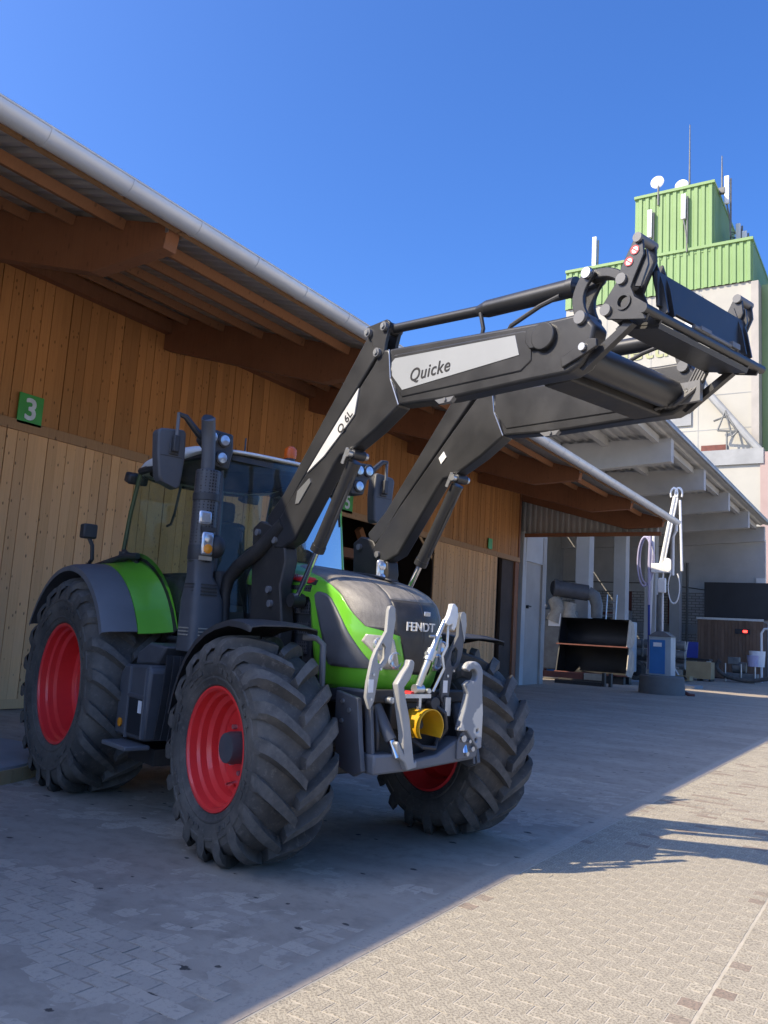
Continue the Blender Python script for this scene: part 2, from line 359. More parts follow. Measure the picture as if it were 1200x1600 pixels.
# ------------------------------------------------------------------ ground
def vnoise(X,Y,sc,seed):
    r=np.random.RandomState(seed); G=r.rand(256,256); x=X*sc+100; y=Y*sc+100; xi=np.floor(x).astype(int); yi=np.floor(y).astype(int); fx=x-xi; fy=y-yi
    fx=fx*fx*(3-2*fx); fy=fy*fy*(3-2*fy); g=lambda a,b: G[a%256,b%256]
    return (g(xi,yi)*(1-fx)+g(xi+1,yi)*fx)*(1-fy)+(g(xi,yi+1)*(1-fx)+g(xi+1,yi+1)*fx)*fy
xs=np.concatenate([[-900,-400,-200,-100,-60,-40,-25,-18,-12],np.arange(-7.4,1.6,.045),[2.5,5,12,25,60,150,400,900]])
ys=np.concatenate([[-900,-300,-100,-40,-15,-5,-1],np.arange(1.4,9.6,.045),[10.5,13,18,25,32,40,50,65,90,150,300,900]])
XX,YY=np.meshgrid(xs,ys); ZZ=np.full_like(XX,.0004)
near=((XX>-7.3)&(XX<1.5)&(YY>1.5)&(YY<9.5))
fade=np.clip(np.minimum(np.minimum(XX+7.3,1.5-XX),np.minimum(YY-1.5,9.5-YY))/.8,0,1)
hn=(vnoise(XX*.6,YY,1.7,1)*.5+vnoise(XX,YY,5.,2)*.3+vnoise(XX,YY,15.,3)*.35)-.57
left=np.clip((-2.25-XX)/.12,0,1)
hh=left*(hn*.010+.0040+(vnoise(XX*.12,YY,2.3,5)-.5)*.006)+(1-left)*(.0011+(vnoise(XX,YY,15.,3)-.5)*.0014)
ZZ=np.where(near,.0004*(1-fade)+hh*fade,ZZ)
gb=B(); gb.grid([[(XX[i,j],YY[i,j],ZZ[i,j]) for j in range(len(xs))] for i in range(len(ys))])
ground=tag(gb.out('ground',m_ground,smooth=3.2),kind='structure')
# interlocking wavy paving stones, long side square to the shed wall
PL,PW=.182,.1005
zz=[(-.5,-.5),(-.25,-.44),(0,-.5),(.25,-.56),(.5,-.5),(.5,0),(.5,.5),(.25,.44),(0,.5),(-.25,.56),(-.5,.5),(-.5,0)]
zz=[(a*PL*.958,b*PW*.93) for a,b in zz]
def stone(bb,cx,cy,z,tilt=(0,0),lx=1):
    n=len(zz); top=[(cx+a*.998*lx,cy+b*.998,z+a*tilt[0]+b*tilt[1]) for a,b in zz]; bot=[(cx+a*lx,cy+b,z-.012) for a,b in zz]
    bb.add(top+bot,[tuple(range(n))]+[(i,(i+1)%n,n+(i+1)%n,n+i) for i in range(n)])
pb=B(); stone(pb,0,0,0); pmesh=pb.mesh('paving_stone'); pmesh.materials.append(m_paver)
pmesh.polygons.foreach_set('use_smooth',[False]*len(pmesh.polygons))
st1,st2=B(),B(); cand=[]
Ri=cam.matrix_world.inverted()
def px(p):
    q=Ri@Vector(p); 
    if q.z>-.05: return None
    return (600-FPX*q.x/q.z, 800+FPX*q.y/q.z, -q.z)
for j in range(int((20-1.6)/PW)):
    y=1.6+j*PW
    for i in range(-42,14):
        x=-.776-PL/2+(i+1)*PL-(PL/2 if j%2 else 0) if i<0 else -.764+PL/2+i*PL-(PL/2 if j%2 else 0)
        if i==0 and j%2:
            stone(st1,-.764+PL/4,y,.0026,(0,0),.5); stone(st1,-.776-PL/4,y,.0026,(0,0),.5); continue
        if y>9.3 and x<-2.2: continue
        if not j%2 and abs(x-PL/2+2.232)<.02: stone(st1,-2.05-PL/4,y,.0026,(0,0),.5)
        if x<-7.2 or x>1.4 or (x-PL/2<-2.148 and x+PL/2>-2.272): continue
        q=px((x,y,0)); 
        z=.0027+rnd.uniform(-.0004,.0005); tl=(rnd.uniform(-.003,.003),rnd.uniform(-.005,.005))
        if q and -40<q[0]<1240 and q[1]<1640 and x>-2.2: cand.append((q[2],x,y,z,tl))
        else: stone(st1 if x>-2.2 else st2,x,y,z,tl)
cand.sort()
for k,(d,x,y,z,tl) in enumerate(cand):
    if k<300:
        o=bpy.data.objects.new('paving_stone',pmesh); COL.objects.link(o); o.parent=ground; o.location=(x,y,z); o.rotation_euler=(tl[1],-tl[0],rnd.uniform(-.012,.012))
    else: stone(st1,x,y,z,tl)
tag(st1.out('paving_stone_field',m_paver,ground,smooth=0),kind='stuff')
tag(st2.out('worn_paving_stone_field',m_paver2,ground,smooth=0),kind='stuff')
kb=B(); 
for k in range(9):
    kb.rng((-2.27,1.5+k*1.0,-.02),(-2.15,2.49+k*1.0,.003))
for k in range(26): kb.rng((-2.27,10.5+k,-.02),(-2.15,11.49+k,.004))
kb.out('edging_course',m_paver2,ground,smooth=0)
# low round platform by the shed
pl=B(); pl.lathe([(0.02,.15),(1.22,.15),(1.26,.135),(1.26,-.02)],72,(-7.78,4.30,0),'z')
tag(pl.out('round_platform',[m_concrete],smooth=.5),'low round concrete platform with timber edge behind the rear tyre','platform')
rp=bpy.data.objects['round_platform']
for k in range(60):
    t=2*pi*k/60; R=Matrix.Rotation(t,3,'Z')
    b_=B(); b_.box((-7.78+1.275*cos(t),4.30+1.275*sin(t),.055),(.03,.125,.12),R); b_.out('edge_board',m_crate,rp,smooth=0)
# ------------------------------------------------------------------ wooden shed
WX=-11.40; SL=.285; EX=-6.32
def zr(x): return 5.60+SL*(EX-x)
shed=thing('wooden_shed','long timber-clad shed with wide overhanging corrugated roof','shed',(WX,4,0))
def sh(b,name,mat,parent=None,**k):   # world coords -> shed local
    par=parent or shed
    o=b.out(name,mat,par,**k); o.location=(-WX,-4,0) if par is shed else (0,0,0); return o
wall=sh(B().rng((WX-.16,3.5,4.2),(WX-.06,26.86,7.0)).rng((WX-.16,25.6,0),(WX-.06,26.86,4.2)).rng((WX-.16,-12,0),(WX-.06,3.5,7.0)),'wall',m_dkinside,smooth=0)
pitch=.178
def plank(z0,z1,x,parent,mat,y,w=None,dx=0):
    w=w or pitch-.008
    key=(round(z0,2),round(z1,2),mat.name)
    if key not in PK:
        b=B(); b.box((0,0,(z0+z1)/2),(.028,w,z1-z0)); me=b.out('plank',mat,None,smooth=0); PK[key]=me.data; bpy.data.objects.remove(me)
    o=bpy.data.objects.new('plank',PK[key]); COL.objects.link(o); o.parent=parent; o.location=(x-WX+dx - (0),y-4,0) if parent is shed else (x+dx,y,0)
    o.rotation_euler=(rnd.uniform(-.0015,.0015),0,rnd.uniform(-.02,.02)); return o
PK={}
wall_y=np.arange(4.0,26.8,pitch)
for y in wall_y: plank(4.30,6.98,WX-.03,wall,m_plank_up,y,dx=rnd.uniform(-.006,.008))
doorA=sh(B().rng((WX-.05,3.9,.1),(WX-.02,15.7,4.16)),'sliding_door',m_dkinside,smooth=0)
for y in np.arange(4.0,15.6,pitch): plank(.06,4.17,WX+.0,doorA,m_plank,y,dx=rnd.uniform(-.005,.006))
sh(B().rng((WX-.02,3.9,.02),(WX+.03,15.7,.16)),'door_bottom_rail',m_plank,doorA,smooth=0)
doorB=sh(B().rng((WX-.05,20.75,.1),(WX-.02,25.15,4.16)),'sliding_door',m_dkinside,smooth=0)
for y in np.arange(20.85,25.1,pitch): plank(.06,4.17,WX+.0,doorB,m_plank,y,dx=rnd.uniform(-.005,.006))
sh(B().rng((WX-.02,3.5,4.165),(WX+.045,26.86,4.33)),'door_rail',m_fascia,bevel=.008,smooth=0)
sh(B().rng((WX-.16,26.55,0),(WX+.01,26.86,4.16)),'corner_post',m_beam,smooth=0)
sh(B().rng((WX-.17,26.78,4.33),(WX+.015,26.9,6.9)),'corner_board',m_beam,smooth=0)
sh(B().rng((WX+.0,3.5,6.62),(WX+.16,26.8,6.86)),'wall_plate',m_beam,smooth=0)
# interior: rear wall, floor dark, braces
sh(B().rng((-18.2,-12,0),(-18,26.9,8.8)).rng((-18,26.7,0),(WX-.17,26.86,7.0)),'rear_wall',m_dkinside,smooth=0)
for y in (16.9,18.6,20.3):
    b=B(); R=Matrix.Rotation(radians(38),3,'X'); b.box((-12.6,y,2.1),(.16,.2,5.4),R); sh(b,'brace',m_purlin,smooth=0)
for y in (15.6,20.4): sh(B().rng((-12.9,y,0),(-12.6,y+.3,6.5)),'inner_post',m_beam,smooth=0)
sh(B().rng((-12.85,15.6,3.4),(-12.55,20.7,3.65)),'inner_beam',m_beam,smooth=0)
# glulam beams
BY=[-3.0,1.42,5.83,10.26,14.64,19.07,23.45,27.05]
for y in BY:
    b=B(); b.prism([(-6.56,zr(-6.56)-.05),(-6.61,5.36),(-7.78,5.31),(-11.30,6.31),(-12.5,6.65),(-12.5,zr(-12.5)-.05)],y-.09,y+.09)
    bo=sh(b,'beam',m_beam,smooth=0,bevel=.006)
    if y>4:
        for d_ in (-.1,.1): sh(B().box((-6.57,y+d_,5.57),(.04,.012,.10)),'hanger',m_zinc,bo,smooth=0)
# purlins, one per bay
for x,(hw,hd) in zip((-7.3,-8.2,-9.1,-10.0,-10.9),[(.09,.12)]*5):
    for k in range(len(BY)-1):
        sh(B().box((x,(BY[k]+BY[k+1])/2,zr(x)-.055-hd/2),(hw,BY[k+1]-BY[k]-.19,hd),Matrix.Rotation(-atan2(SL,1)*-1,3,'Y')),'purlin',m_purlin,smooth=0)
for k in range(len(BY)-1):
    sh(B().box((-6.49,(BY[k]+BY[k+1])/2,5.585),(.06,BY[k+1]-BY[k]-.02,.10)),'eaves_board',m_fascia,smooth=0)
# corrugated roof sheet
def corr(x0,x1,zf,y0,y1,p=.21,h=.045,thick=.004):
    prof=[]; y=y0
    while y<y1:
        prof+=[(y,0),(y+p*.34,0),(y+p*.5,h),(y+p*.84,h)]; y+=p
    return [[(x,a,zf(x)+hh) for a,hh in prof] for x in np.linspace(x0,x1,3)]
b=B(); b.sheet(corr(-6.29,-18.0,zr,-12,27.75),(0,0,.006)); roof=sh(b,'corrugated_roof',m_steel,smooth=0)
# gutter
gp=[]; R_=.125; gx,gz=-6.325,5.62
for y in (-12,27.75):
    gp.append([(gx+R_*cos(t),y,gz+R_*sin(t)) for t in np.linspace(pi,2*pi,15)])
b=B(); b.sheet(gp,lambda a:Vector((gx-a.x,0,gz-a.z))*.05)
gut=sh(b,'gutter',m_gutter,smooth=.6)
b=B(); b.cyl((gx+R_,-12,gz+.006),(gx+R_,27.75,gz+.006),.012,n=8); sh(b,'gutter_lip',m_gutter,gut)
yj=2.2
while yj<27.6:
    b=B(); b.sheet([[(gx+R_*1.02*cos(t),yj+d,gz+R_*1.02*sin(t)) for t in np.linspace(pi,2*pi,13)] for d in (-.012,.012)],lambda a:Vector((a.x-gx,0,a.z-gz))*.03)
    sh(b,'gutter_joint',m_gutter,gut,smooth=.6); yj+=.92
b=B(); b.cyl((gx,27.6,gz-.09),(gx,27.6,gz-.34),.06,n=14).tube([(gx,27.6,gz-.3),(gx-.1,27.65,gz-.5),(gx-.1,27.65,gz-1.75)],.05,12); sh(b,'downpipe',m_white,gut)
# gable cladding
prof=[]; x=-17.9
while x<-6.8: prof+=[(x,27.3),(x+.07,27.3),(x+.1,27.35),(x+.17,27.35)]; x+=.2
b=B(); b.sheet([[(a,c_,5.17 if a>-11.35 else 0.0) for a,c_ in prof],[(a,c_,max(5.19,zr(a)-.03)) for a,c_ in prof]],(0,.004,0))
sh(b,'gable_cladding',m_steel,smooth=0)
sh(B().rng((-11.4,27.16,5.10),(-6.7,27.28,5.22)),'gable_rail',m_beam,smooth=0)
def numsign(body,y,z,label,w=.42):
    s_=thing('number_sign',label,'sign',(WX+.035,y,z),0,'green bay number signs')
    B().box((0,0,0),(.02,w,w*1.12)).out('board',m_signgreen,s_,smooth=0)
    if body: text(body,'digit',m_letter_light,s_,frame((.013,0,-.01),(0,1,0),(0,0,1)),.46,.002,.012)
numsign('3',7.62,4.52,'green square sign with white number 3 on planks at the left')
numsign('5',16.25,4.52,'green sign with white number 5 just right of the cab',.46)
numsign('',24.4,4.52,'small plain green sign above the far plank sliding door',.30)
# metal door panel at the far end of the shed
md=thing('metal_door','tall grey sheet-metal door between pale posts at the far shed corner','door',(WX,27.2,0))
mdl=lambda b,n,m,**k: setattr(b.out(n,m,md,**k),'location',(-WX,-27.2,0))
mdl(B().rng((WX-.1,27.12,0),(WX+.05,27.45,5.3)),'post',m_canopy,bevel=.01)
mdl(B().rng((WX-.1,29.0,0),(WX+.05,29.32,5.3)),'post',m_doorgrey,bevel=.01)
mdl(B().rng((WX-.1,27.45,0),(WX-.03,29.0,4.3)),'door_leaf',m_doorgrey)
mdl(B().rng((WX-.1,27.45,4.3),(WX+.03,29.0,5.3)),'upper_panel',m_canopy)
mdl(B().cyl((WX-.03,27.75,2.7),(WX+.05,27.75,2.7),.06).box((WX+.05,27.85,2.72),(.03,.25,.05)),'latch',m_dark)
mdl(B().rng((WX-.6,29.0,0),(WX-.1,29.3,5.3)),'return_panel',m_doorgrey)
# ------------------------------------------------------------------ grain hall canopy
cano=thing('hall_canopy','grey concrete hall canopy with column row beyond the shed','canopy',(-13.7,45,0))
def cn(b,n,m,par=None,**k):
    o=b.out(n,m,par or cano,**k); o.location=(13.7,-45,0) if not par else (0,0,0); return o
CB=[34.2,40.6,46.9,53.4,59.9]
def zc(x): return 10.05+.02*(-8-x)
for y in CB:
    cn(B().prism([(-8.0,10.0),(-8.0,9.02),(-13.2,8.75),(-22,8.6),(-22,10.2)],y-.22,y+.22),'concrete_beam',m_canopy,bevel=.02,smooth=0)
    cn(B().rng((-14.05,y-.35,0),(-13.35,y+.35,8.8)),'column',m_canopy,bevel=.03,smooth=0)
for x in (-8.6,-10.7,-12.8,-15,-17.5):
    for k in range(-1,4):
        y0=CB[k]+.22 if k>=0 else 27.2; y1=CB[k+1]-.22
        cn(B().rng((x-.12,y0,9.82),(x+.12,y1,10.12)),'joist',m_canopy,smooth=0)
P=[]; y=30.0; prof=[]
xx_=-22.0
while xx_<-7.75: prof+=[(xx_,0),(xx_+.14,0),(xx_+.2,.06),(xx_+.34,.06)]; xx_+=.4
b=B(); b.sheet([[(a,yy,10.16+h_) for a,h_ in prof] for yy in (27,60.3)],(0,0,.02)); cn(b,'roof_sheet',m_canopy,smooth=0)
cn(B().rng((-7.72,27,10.1),(-7.66,60.3,10.3)),'roof_edge',m_steel,smooth=0)
# hall end wall
ew=thing('end_wall','pale concrete and brick end wall under the grey canopy','wall',(-12,60.5,0))
def en(b,n,m,**k): o=b.out(n,m,ew,**k); o.location=(12,-60.5,0); return o
cn(B().rng((-22.3,28,0),(-22,60.3,10.1)),'hall_rear_wall',m_concrete,smooth=0)
en(B().rng((-24,60.35,5.55),(-8.05,60.7,9.2)),'upper_wall',m_canopy)
en(B().rng((-24,60.45,0),(-8.05,60.7,5.55)),'brick_infill',m_brick)
for x in (-20,-17,-14.2,-10.4): en(B().rng((x-.14,60.38,3.2),(x+.14,60.5,5.55)),'steel_post',m_rust)
en(B().rng((-24,60.38,2.75),(-8.05,60.5,3.35)),'concrete_band',m_concrete)
en(B().rng((-8.6,60.2,3.0),(-8.05,60.72,6.6)),'corner_pier',m_white)
en(B().tube([(-24,60.3,6.2),(-16,60.3,6.15),(-13,60.3,5.9),(-10,60.3,5.5),(-8.1,60.3,5.2)],.03,6),'cable',m_dark)
en(B().tube([(-13.0,60.2,7.6),(-13.0,60.2,1.2)],.09,8).tube([(-13.0,60.2,1.2),(-11.9,60.2,1.1)],.09,8),'pipe',m_conc_dark)
rk=thing('storage_rack','red storage rack standing against the brick wall','rack',(-19,57,0))
for z in (2.3,3.0,3.7): B().rng((-3,-.4,z),(3,.4,z+.14)).out('shelf',m_rust,rk,smooth=0)
for x in (-3,0,2.95): B().rng((x-.06,-.4,0),(x+.06,.4,4.0)).out('upright',m_zinc,rk,smooth=0)
B().rng((-2.6,-.3,3.14),(-.4,.3,3.6)).rng((.3,-.3,3.14),(2.2,.3,3.5)).rng((-2.4,-.3,2.44),(2.0,.3,2.8)).out('stored_goods',m_navy,rk,smooth=0)
# ------------------------------------------------------------------ silo tower
silo=thing('silo_tower','tall cream silo tower with green ribbed top stages and antennas','tower',(-15,72,0))
def sl(b,n,m,par=None,**k):
    o=b.out(n,m,par or silo,**k); o.location=(15,-72,0) if not par else (0,0,0); return o
def ribbed(x0,x1,y0,y1,z0,z1,p=.55,h=.10):
    pts=[]
    def run(a,bb,nrm):
        L=(Vector(bb)-Vector(a)).length; n=int(L/p); d=(Vector(bb)-Vector(a))/n; nn=Vector(nrm)*h
        for i in range(n):
            q=Vector(a)+d*i; pts.extend([q,q+d*.3,q+d*.42+nn,q+d*.88+nn])
    run((x0,y0,0),(x1,y0,0),(0,-1,0)); run((x1,y0,0),(x1,y1,0),(1,0,0)); run((x1,y1,0),(x0,y1,0),(0,1,0)); run((x0,y1,0),(x0,y0,0),(-1,0,0))
    b=B(); n=len(pts); b.add([(q.x,q.y,z0) for q in pts]+[(q.x,q.y,z1) for q in pts],[(i,(i+1)%n,n+(i+1)%n,n+i) for i in range(n)]+[tuple(range(n,2*n))]); return b
t1=sl(ribbed(-19.75,-13.26,70.05,80,35.0,41.1),'upper_stage',m_silogreen,smooth=0)
t2=sl(ribbed(-26,-10.25,70,81,31.8,35.5),'lower_stage',m_silogreen,smooth=0)
sl(B().rng((-19.9,69.85,41.1),(-13.1,80.2,41.35)),'coping',m_silogreen,smooth=0)
sl(B().rng((-26.1,69.8,35.3),(-10.1,81.2,35.55)),'coping',m_silogreen,smooth=0)
w_=sl(B().rng((-26,70.1,0),(-10.3,80.9,31.8)),'rendered_wall',m_cream,smooth=0)
sl(B().rng((-10.28,69.9,8),(-9.72,80.5,31.7)),'side_riser',m_doorgrey,smooth=0)
sl(B().rng((-9.7,71.5,0),(-3,80,31.9)),'green_riser',m_silogreen2,smooth=0)
sl(B().rng((-17.5,67.8,0),(-9.3,70.0,16.6)),'annex',m_cream,smooth=0)
sl(B().rng((-17.7,67.6,16.0),(-9.1,70.05,17.2)),'annex_parapet',m_concrete,smooth=0)
sl(B().rng((-9.35,67.7,0),(-8.5,70.0,16.9)),'annex_corner',m_pink,smooth=0)
for z in np.arange(19.5,31,2.9): sl(B().rng((-26,70.085,z),(-10.28,70.12,z+.06)),'panel_joint',m_concrete,smooth=0)
for x in (-22.2,-18.3,-14.4): sl(B().rng((x,70.086,17),(x+.05,70.12,31.8)),'panel_joint',m_concrete,smooth=0)
# duct and stair frame on the wall
sl(B().tube([(-14.6,69.6,24.5),(-14.0,69.5,23.2),(-9.6,69.3,17.4)],.28,10),'duct',m_concrete)
b=B(); c0=Vector((-12.1,69.2,20.2))
for a_,b2 in (((0,0,.6),(-.6,0,-1)),((0,0,.6),(.5,0,-1.6)),((-.6,0,-1),(.9,0,-1.2)),((.5,0,-1.6),(.9,0,-1.2)),((0,0,.6),(.9,0,-1.2)),((.1,0,-1.2),(.1,0,-3)),((-.9,0,-.2),(.3,0,.2))): b.cyl(c0+Vector(a_),c0+Vector(b2),.08,n=6)
sl(b,'bracket_frame',m_machine)
sl(B().rng((-16.6,69.95,20.0),(-14.9,70.1,21.6)),'vent_grille',m_concrete,smooth=0)
sl(B().rng((-14.1,69.95,17.3),(-12.1,70.1,18.2)),'opening',m_rust,smooth=0)
sl(B().cyl((-16.0,69.3,17.2),(-16.0,69.3,18.6),.5,n=14),'chimney',m_concrete)
m_lime=pm('lime_lettering',(.40,.41,.23),(.37,.385,.215),.5,.8)
text('lettm','lettering',m_lime,silo,frame((-18.0+15,70.07-72,27.0),(1,0,0),(0,0,1)),2.5,.02,.02)
sl(B().cyl((-14.6,70.2,30.9),(-14.6,69.9,30.9),.55,n=20),'round_lamp',m_concrete)
# antennas on the tower: each its own thing
def antenna(name,label,x,y,z,h,kind,grp):
    a=thing(name,label,'antenna',(x,y,z),0,grp)
    if kind=='panel':
        B().rng((-.20,-.12,0),(.20,.12,h)).out('panel',m_white,a,bevel=.05)
        B().cyl((.3,.1,-2.2),(.3,.1,h*.9),.08,n=8).cyl((0,.05,h*.25),(.3,.1,h*.25),.05,n=6).cyl((0,.05,h*.75),(.3,.1,h*.75),.05,n=6).out('mast',m_machine,a)
        B().tube([(0,0,0),(.1,.05,-.6),(.25,.05,-1.6),(.28,.08,-3.0)],.07,6).out('cable',m_machine,a)
    elif kind=='mast':
        B().cyl((0,0,0),(0,0,h),.09,.04,n=8).out('rod',m_machine,a); B().box((0,0,.3),(.5,.4,.5)).out('foot',m_machine,a)
    elif kind=='dish':
        B().lathe([(.02,-.05),(.3,-.03),(.58,.1),(.55,.13),(.02,.05)],24,(0,0,0),'y').out('dish',m_white,a)
        B().cyl((.1,.1,-2.2),(.1,.1,.2),.09,n=8).out('mast',m_machine,a)
AG='antennas on the silo tower'
antenna('panel_antenna','white panel antenna left on the upper green face',-18.45,69.7,37.1,2.6,'panel',AG)
antenna('panel_antenna','white panel antenna mid upper green face below round dish',-15.6,69.7,38.2,2.3,'panel',AG)
antenna('panel_antenna','white panel antenna standing above the roof, right of tower top',-12.5,72,40.0,2.6,'panel',AG)
antenna('panel_antenna','left of the two panel antennas on the lattice beside upper stage',-11.9,74,36.6,2.4,'panel',AG)
antenna('panel_antenna','right of the two panel antennas on the lattice beside upper stage',-11.4,74,36.0,2.2,'panel',AG)
antenna('mast_antenna','tall thin mast on top of the silo tower',-15.4,71,41.3,6.4,'mast',AG)
antenna('mast_antenna','short thin rod beside the rightmost roof antenna',-12.9,72,41.0,3.6,'mast',AG)
antenna('panel_antenna','lone white antenna rising behind the loader linkage',-23.8,71,35.5,3.4,'panel',AG)
antenna('dish_antenna','round dish antenna at left edge of the tower top',-17.9,69.8,42.3,0,'dish',AG)
antenna('dish_antenna','half hidden round dish behind the tall mast',-16.0,70.6,41.9,0,'dish',AG)
lat=thing('antenna_lattice','dark lattice ladder at the right side of upper stage','lattice',(-12.2,74.5,34.2))
b=B()
for x in (-.4,.4): b.cyl((x,0,0),(x,0,4.5),.06,n=6)
for k in range(10): b.cyl((-.4,0,k*.45),(.4,0,k*.45+.35),.04,n=5).cyl((-.4,0,k*.45+.35),(.4,0,k*.45),.04,n=5)
b.out('ladder',m_machine,lat)
# ------------------------------------------------------------------ clutter in the hall
ld=thing('ladder','pale metal ladder leaning behind the upper bucket','ladder',(-13.2,43,0))
for x in (-.25,.25): B().cyl((x,0,0),(x,.6,4.2),.04,n=8).out('stile',m_zinc,ld)
for k in range(12): B().cyl((-.25,.05*k+.03,.3+.32*k),(.25,.05*k+.03,.3+.32*k),.025,n=6).out('rung',m_zinc,ld)
for i,(x,y,h_,mm) in enumerate(((-16.4,44,1.6,m_blue),(-17.4,45,1.3,m_rust),(-12.3,45.5,1.2,m_navy))):
    dr=thing('drum',['blue drum standing deep in the hall','rusty drum standing deep in the hall','black drum by the hall column'][i],'drum',(x,y,0))
    B().lathe([(.02,h_),(.38,h_),(.4,h_-.03),(.39,h_*.66),(.41,h_*.64),(.39,h_*.6),(.39,h_*.33),(.41,h_*.31),(.4,0)],24,(0,0,0),'z').out('shell',mm,dr,smooth=.5)
# ------------------------------------------------------------------ yard items
sp=thing('sampling_station','white articulated sampling arm on blue and grey cabinet post','sampling arm',(-7.25,29.8,.62))
B().rng((-.62,-.55,0),(.62,.55,1.42)).out('cabinet',m_cabinet,sp,bevel=.02)
B().rng((-.56,-.58,.06),(.30,-.552,1.3)).out('blue_door',m_blue,sp)
B().rng((-.35,-.595,1.05),(.12,-.585,1.2)).out('name_plate',m_white,sp)
b=B(); b.prism([(-.68,1.42),(.68,1.42),(.2,1.62),(-.2,1.62)],-.6,.6); b.out('cabinet_roof',m_gray,sp)
B().cyl((.0,0,1.6),(.0,0,4.0),.055,n=10).out('post',m_white,sp)
B().cyl((-.25,.25,1.6),(-.25,.25,3.0),.16,n=12).out('drive_column',m_machine,sp)
B().box((-.05,0,3.35),(.42,.3,.55)).box((-.1,0,4.0),(1.1,.34,.36)).cyl((.28,-.2,4.1),(.28,.2,4.1),.28,n=14).out('gearbox',m_white,sp,bevel=.03)
B().tube([(-.2,0,3.9),(.28,0,5.6),(.62,0,6.75)],.10,10).tube([(-.02,0,3.9),(.46,0,5.6),(.78,0,6.7)],.05,8).out('boom',m_white,sp)
for dx,r in ((.52,.2),(.9,.2)):
    B().tube([(dx+.06*(1 if dx<.6 else -1)+r*cos(t),0,6.85+r*1.1*sin(t)) for t in np.linspace(-.6,pi+.6,14)],.05,8).out('hook',m_white,sp)
B().cyl((.92,0,6.6),(1.06,0,3.9),.07,n=10).out('probe',m_white,sp)
B().tube([(-1.05+.55*cos(t)*.75,-.05,4.25+.95*sin(t)) for t in np.linspace(0,2*pi,28)],.05,8).tube([(-1.0+.55*cos(t)*.75+.05,.05,4.3+.9*sin(t)) for t in np.linspace(0,2*pi,28)],.05,8).out('hose_loop',m_hose,sp)
B().tube([(.62-.32*cos(t)*(1 if t<3.2 else 1),0,3.3+.62*sin(t)*1.0) for t in np.linspace(2.2,7.4,22)],.035,8).out('cable_loop',m_white,sp)
B().tube([(-.72,-.1,5.6),(-.78,-.1,4.2),(-.75,-.1,2.6)],.08,8).out('hose_drop',m_hose,sp); B().tube([(-.75,-.1,2.6),(-.72,-.1,.2)],.07,8).out('hose_tail',m_bluedark,sp)
B().cyl((-.9,.3,-.6),(-.6,.3,6.1),.09,n=8).out('side_mast',m_white,sp)
sp.scale=(.60,.60,.92)
cb=thing('concrete_base','round dark concrete base under the blue sampling cabinet','base',(-7.25,29.8,0))
B().lathe([(.02,.62),(.68,.62),(.73,.58),(.77,0),(.76,-.02)],40,(0,0,0),'z').out('drum',m_conc_dark,cb,smooth=.5)
B().tube([(.72,.2,.1),(.9,.1,.03),(1.05,.15,.03)],.06,8).out('hose_end',m_rust,cb)
def bucket(label,loc,W):
    o=thing('loader_bucket',label,'bucket',loc,0,'loader buckets stacked in the hall')
    pr=[(.0,0),(0.75,-.06),(1.05,.18),(1.12,.62),(.9,1.02),(.35,1.12)]
    b=B(); b.sheet([[(x,-a,z) for a,z in [(-q[0],q[1]) for q in pr]] for x in (-W/2,W/2)],(0,.03,0)); b.out('shell',m_bucket,o,smooth=.9)
    for s in (-1,1):
        b=B(); b.prism([(q[0],q[1]) for q in pr],s*W/2-.02,s*W/2+.02,'yz'); b.out('side_plate',m_bucketside if s>0 else m_bucket,o,smooth=0)
    B().box((0,-.02,.0),(W+.1,.12,.05)).out('cutting_edge',m_rust,o,smooth=0)
    return o
bucket('lower of two wide black loader buckets stacked in the hall',(-11.2,34.2,.35),2.95)
bucket('upper of two wide black loader buckets stacked in the hall',(-11.2,34.3,1.50),2.9)
tag(B().rng((-1.4,-.3,0),(1.35,0,.3)).rng((-1.4,.3,0),(1.4,.7,.3)).out('support_timber',m_dark,smooth=0),'dark timbers carrying the stacked buckets','timber').location=(-11.2,34.6,0)
sb=thing('steel_beam','rusty steel beam on low dark skids before the buckets','steel beam',(-11.0,32.2,0))
B().rng((-1.6,-.1,.18),(.2,.1,.4)).out('beam',m_rust,sb); B().rng((.25,-.12,.18),(1.0,.12,.42)).out('block',m_bucketside,sb)
b=B().rng((-.6,-1.0,0),(1.2,-.7,.14)); b.rng((1.2,-.9,.0),(1.3,-.7,.5)).rng((1.45,-.9,.0),(1.55,-.7,.5)).out('skid',m_dark,sb)
mc=thing('old_machine','grey machine with large dark cylinder and bent pipe behind the buckets','machine',(-14.2,38.8,0))
B().rng((-1.6,-.8,.3),(1.2,.8,2.6)).rng((-1.0,-.7,2.6),(.6,.7,3.1)).out('housing',m_machine,mc,bevel=.05)
B().cyl((.0,-.6,4.10),(1.25,.1,3.95),.38,n=28).cyl((-.15,-.68,4.11),(.0,-.6,4.10),.42,n=28).out('cylinder',m_gun,mc)
B().cyl((-.16,-.69,4.11),(-.17,-.70,4.11),.34,n=28).out('opening',m_navy,mc)
B().tube([(1.25,.1,3.95),(1.55,.2,3.8),(1.68,.2,3.4),(1.68,.2,2.8)],[.34,.31,.28,.26],16).out('elbow_pipe',m_machine,mc)
B().tube([(-.2,-.5,3.6),(.1,-.55,3.1),(-.1,-.6,2.5)],[.3,.38,.42],14).tube([(.6,-.4,3.4),(.55,-.5,2.9),(.8,-.55,2.4)],[.3,.3,.34],14).out('duct',m_bucketside,mc)
B().rng((-1.9,-.85,2.35),(-1.1,-.80,3.0)).rng((-.3,-.86,2.3),(.3,-.83,2.9)).out('plate',m_white,mc)
B().rng((1.4,-.7,.4),(3.4,.9,2.7)).out('tank',m_cabinet,mc,bevel=.06)
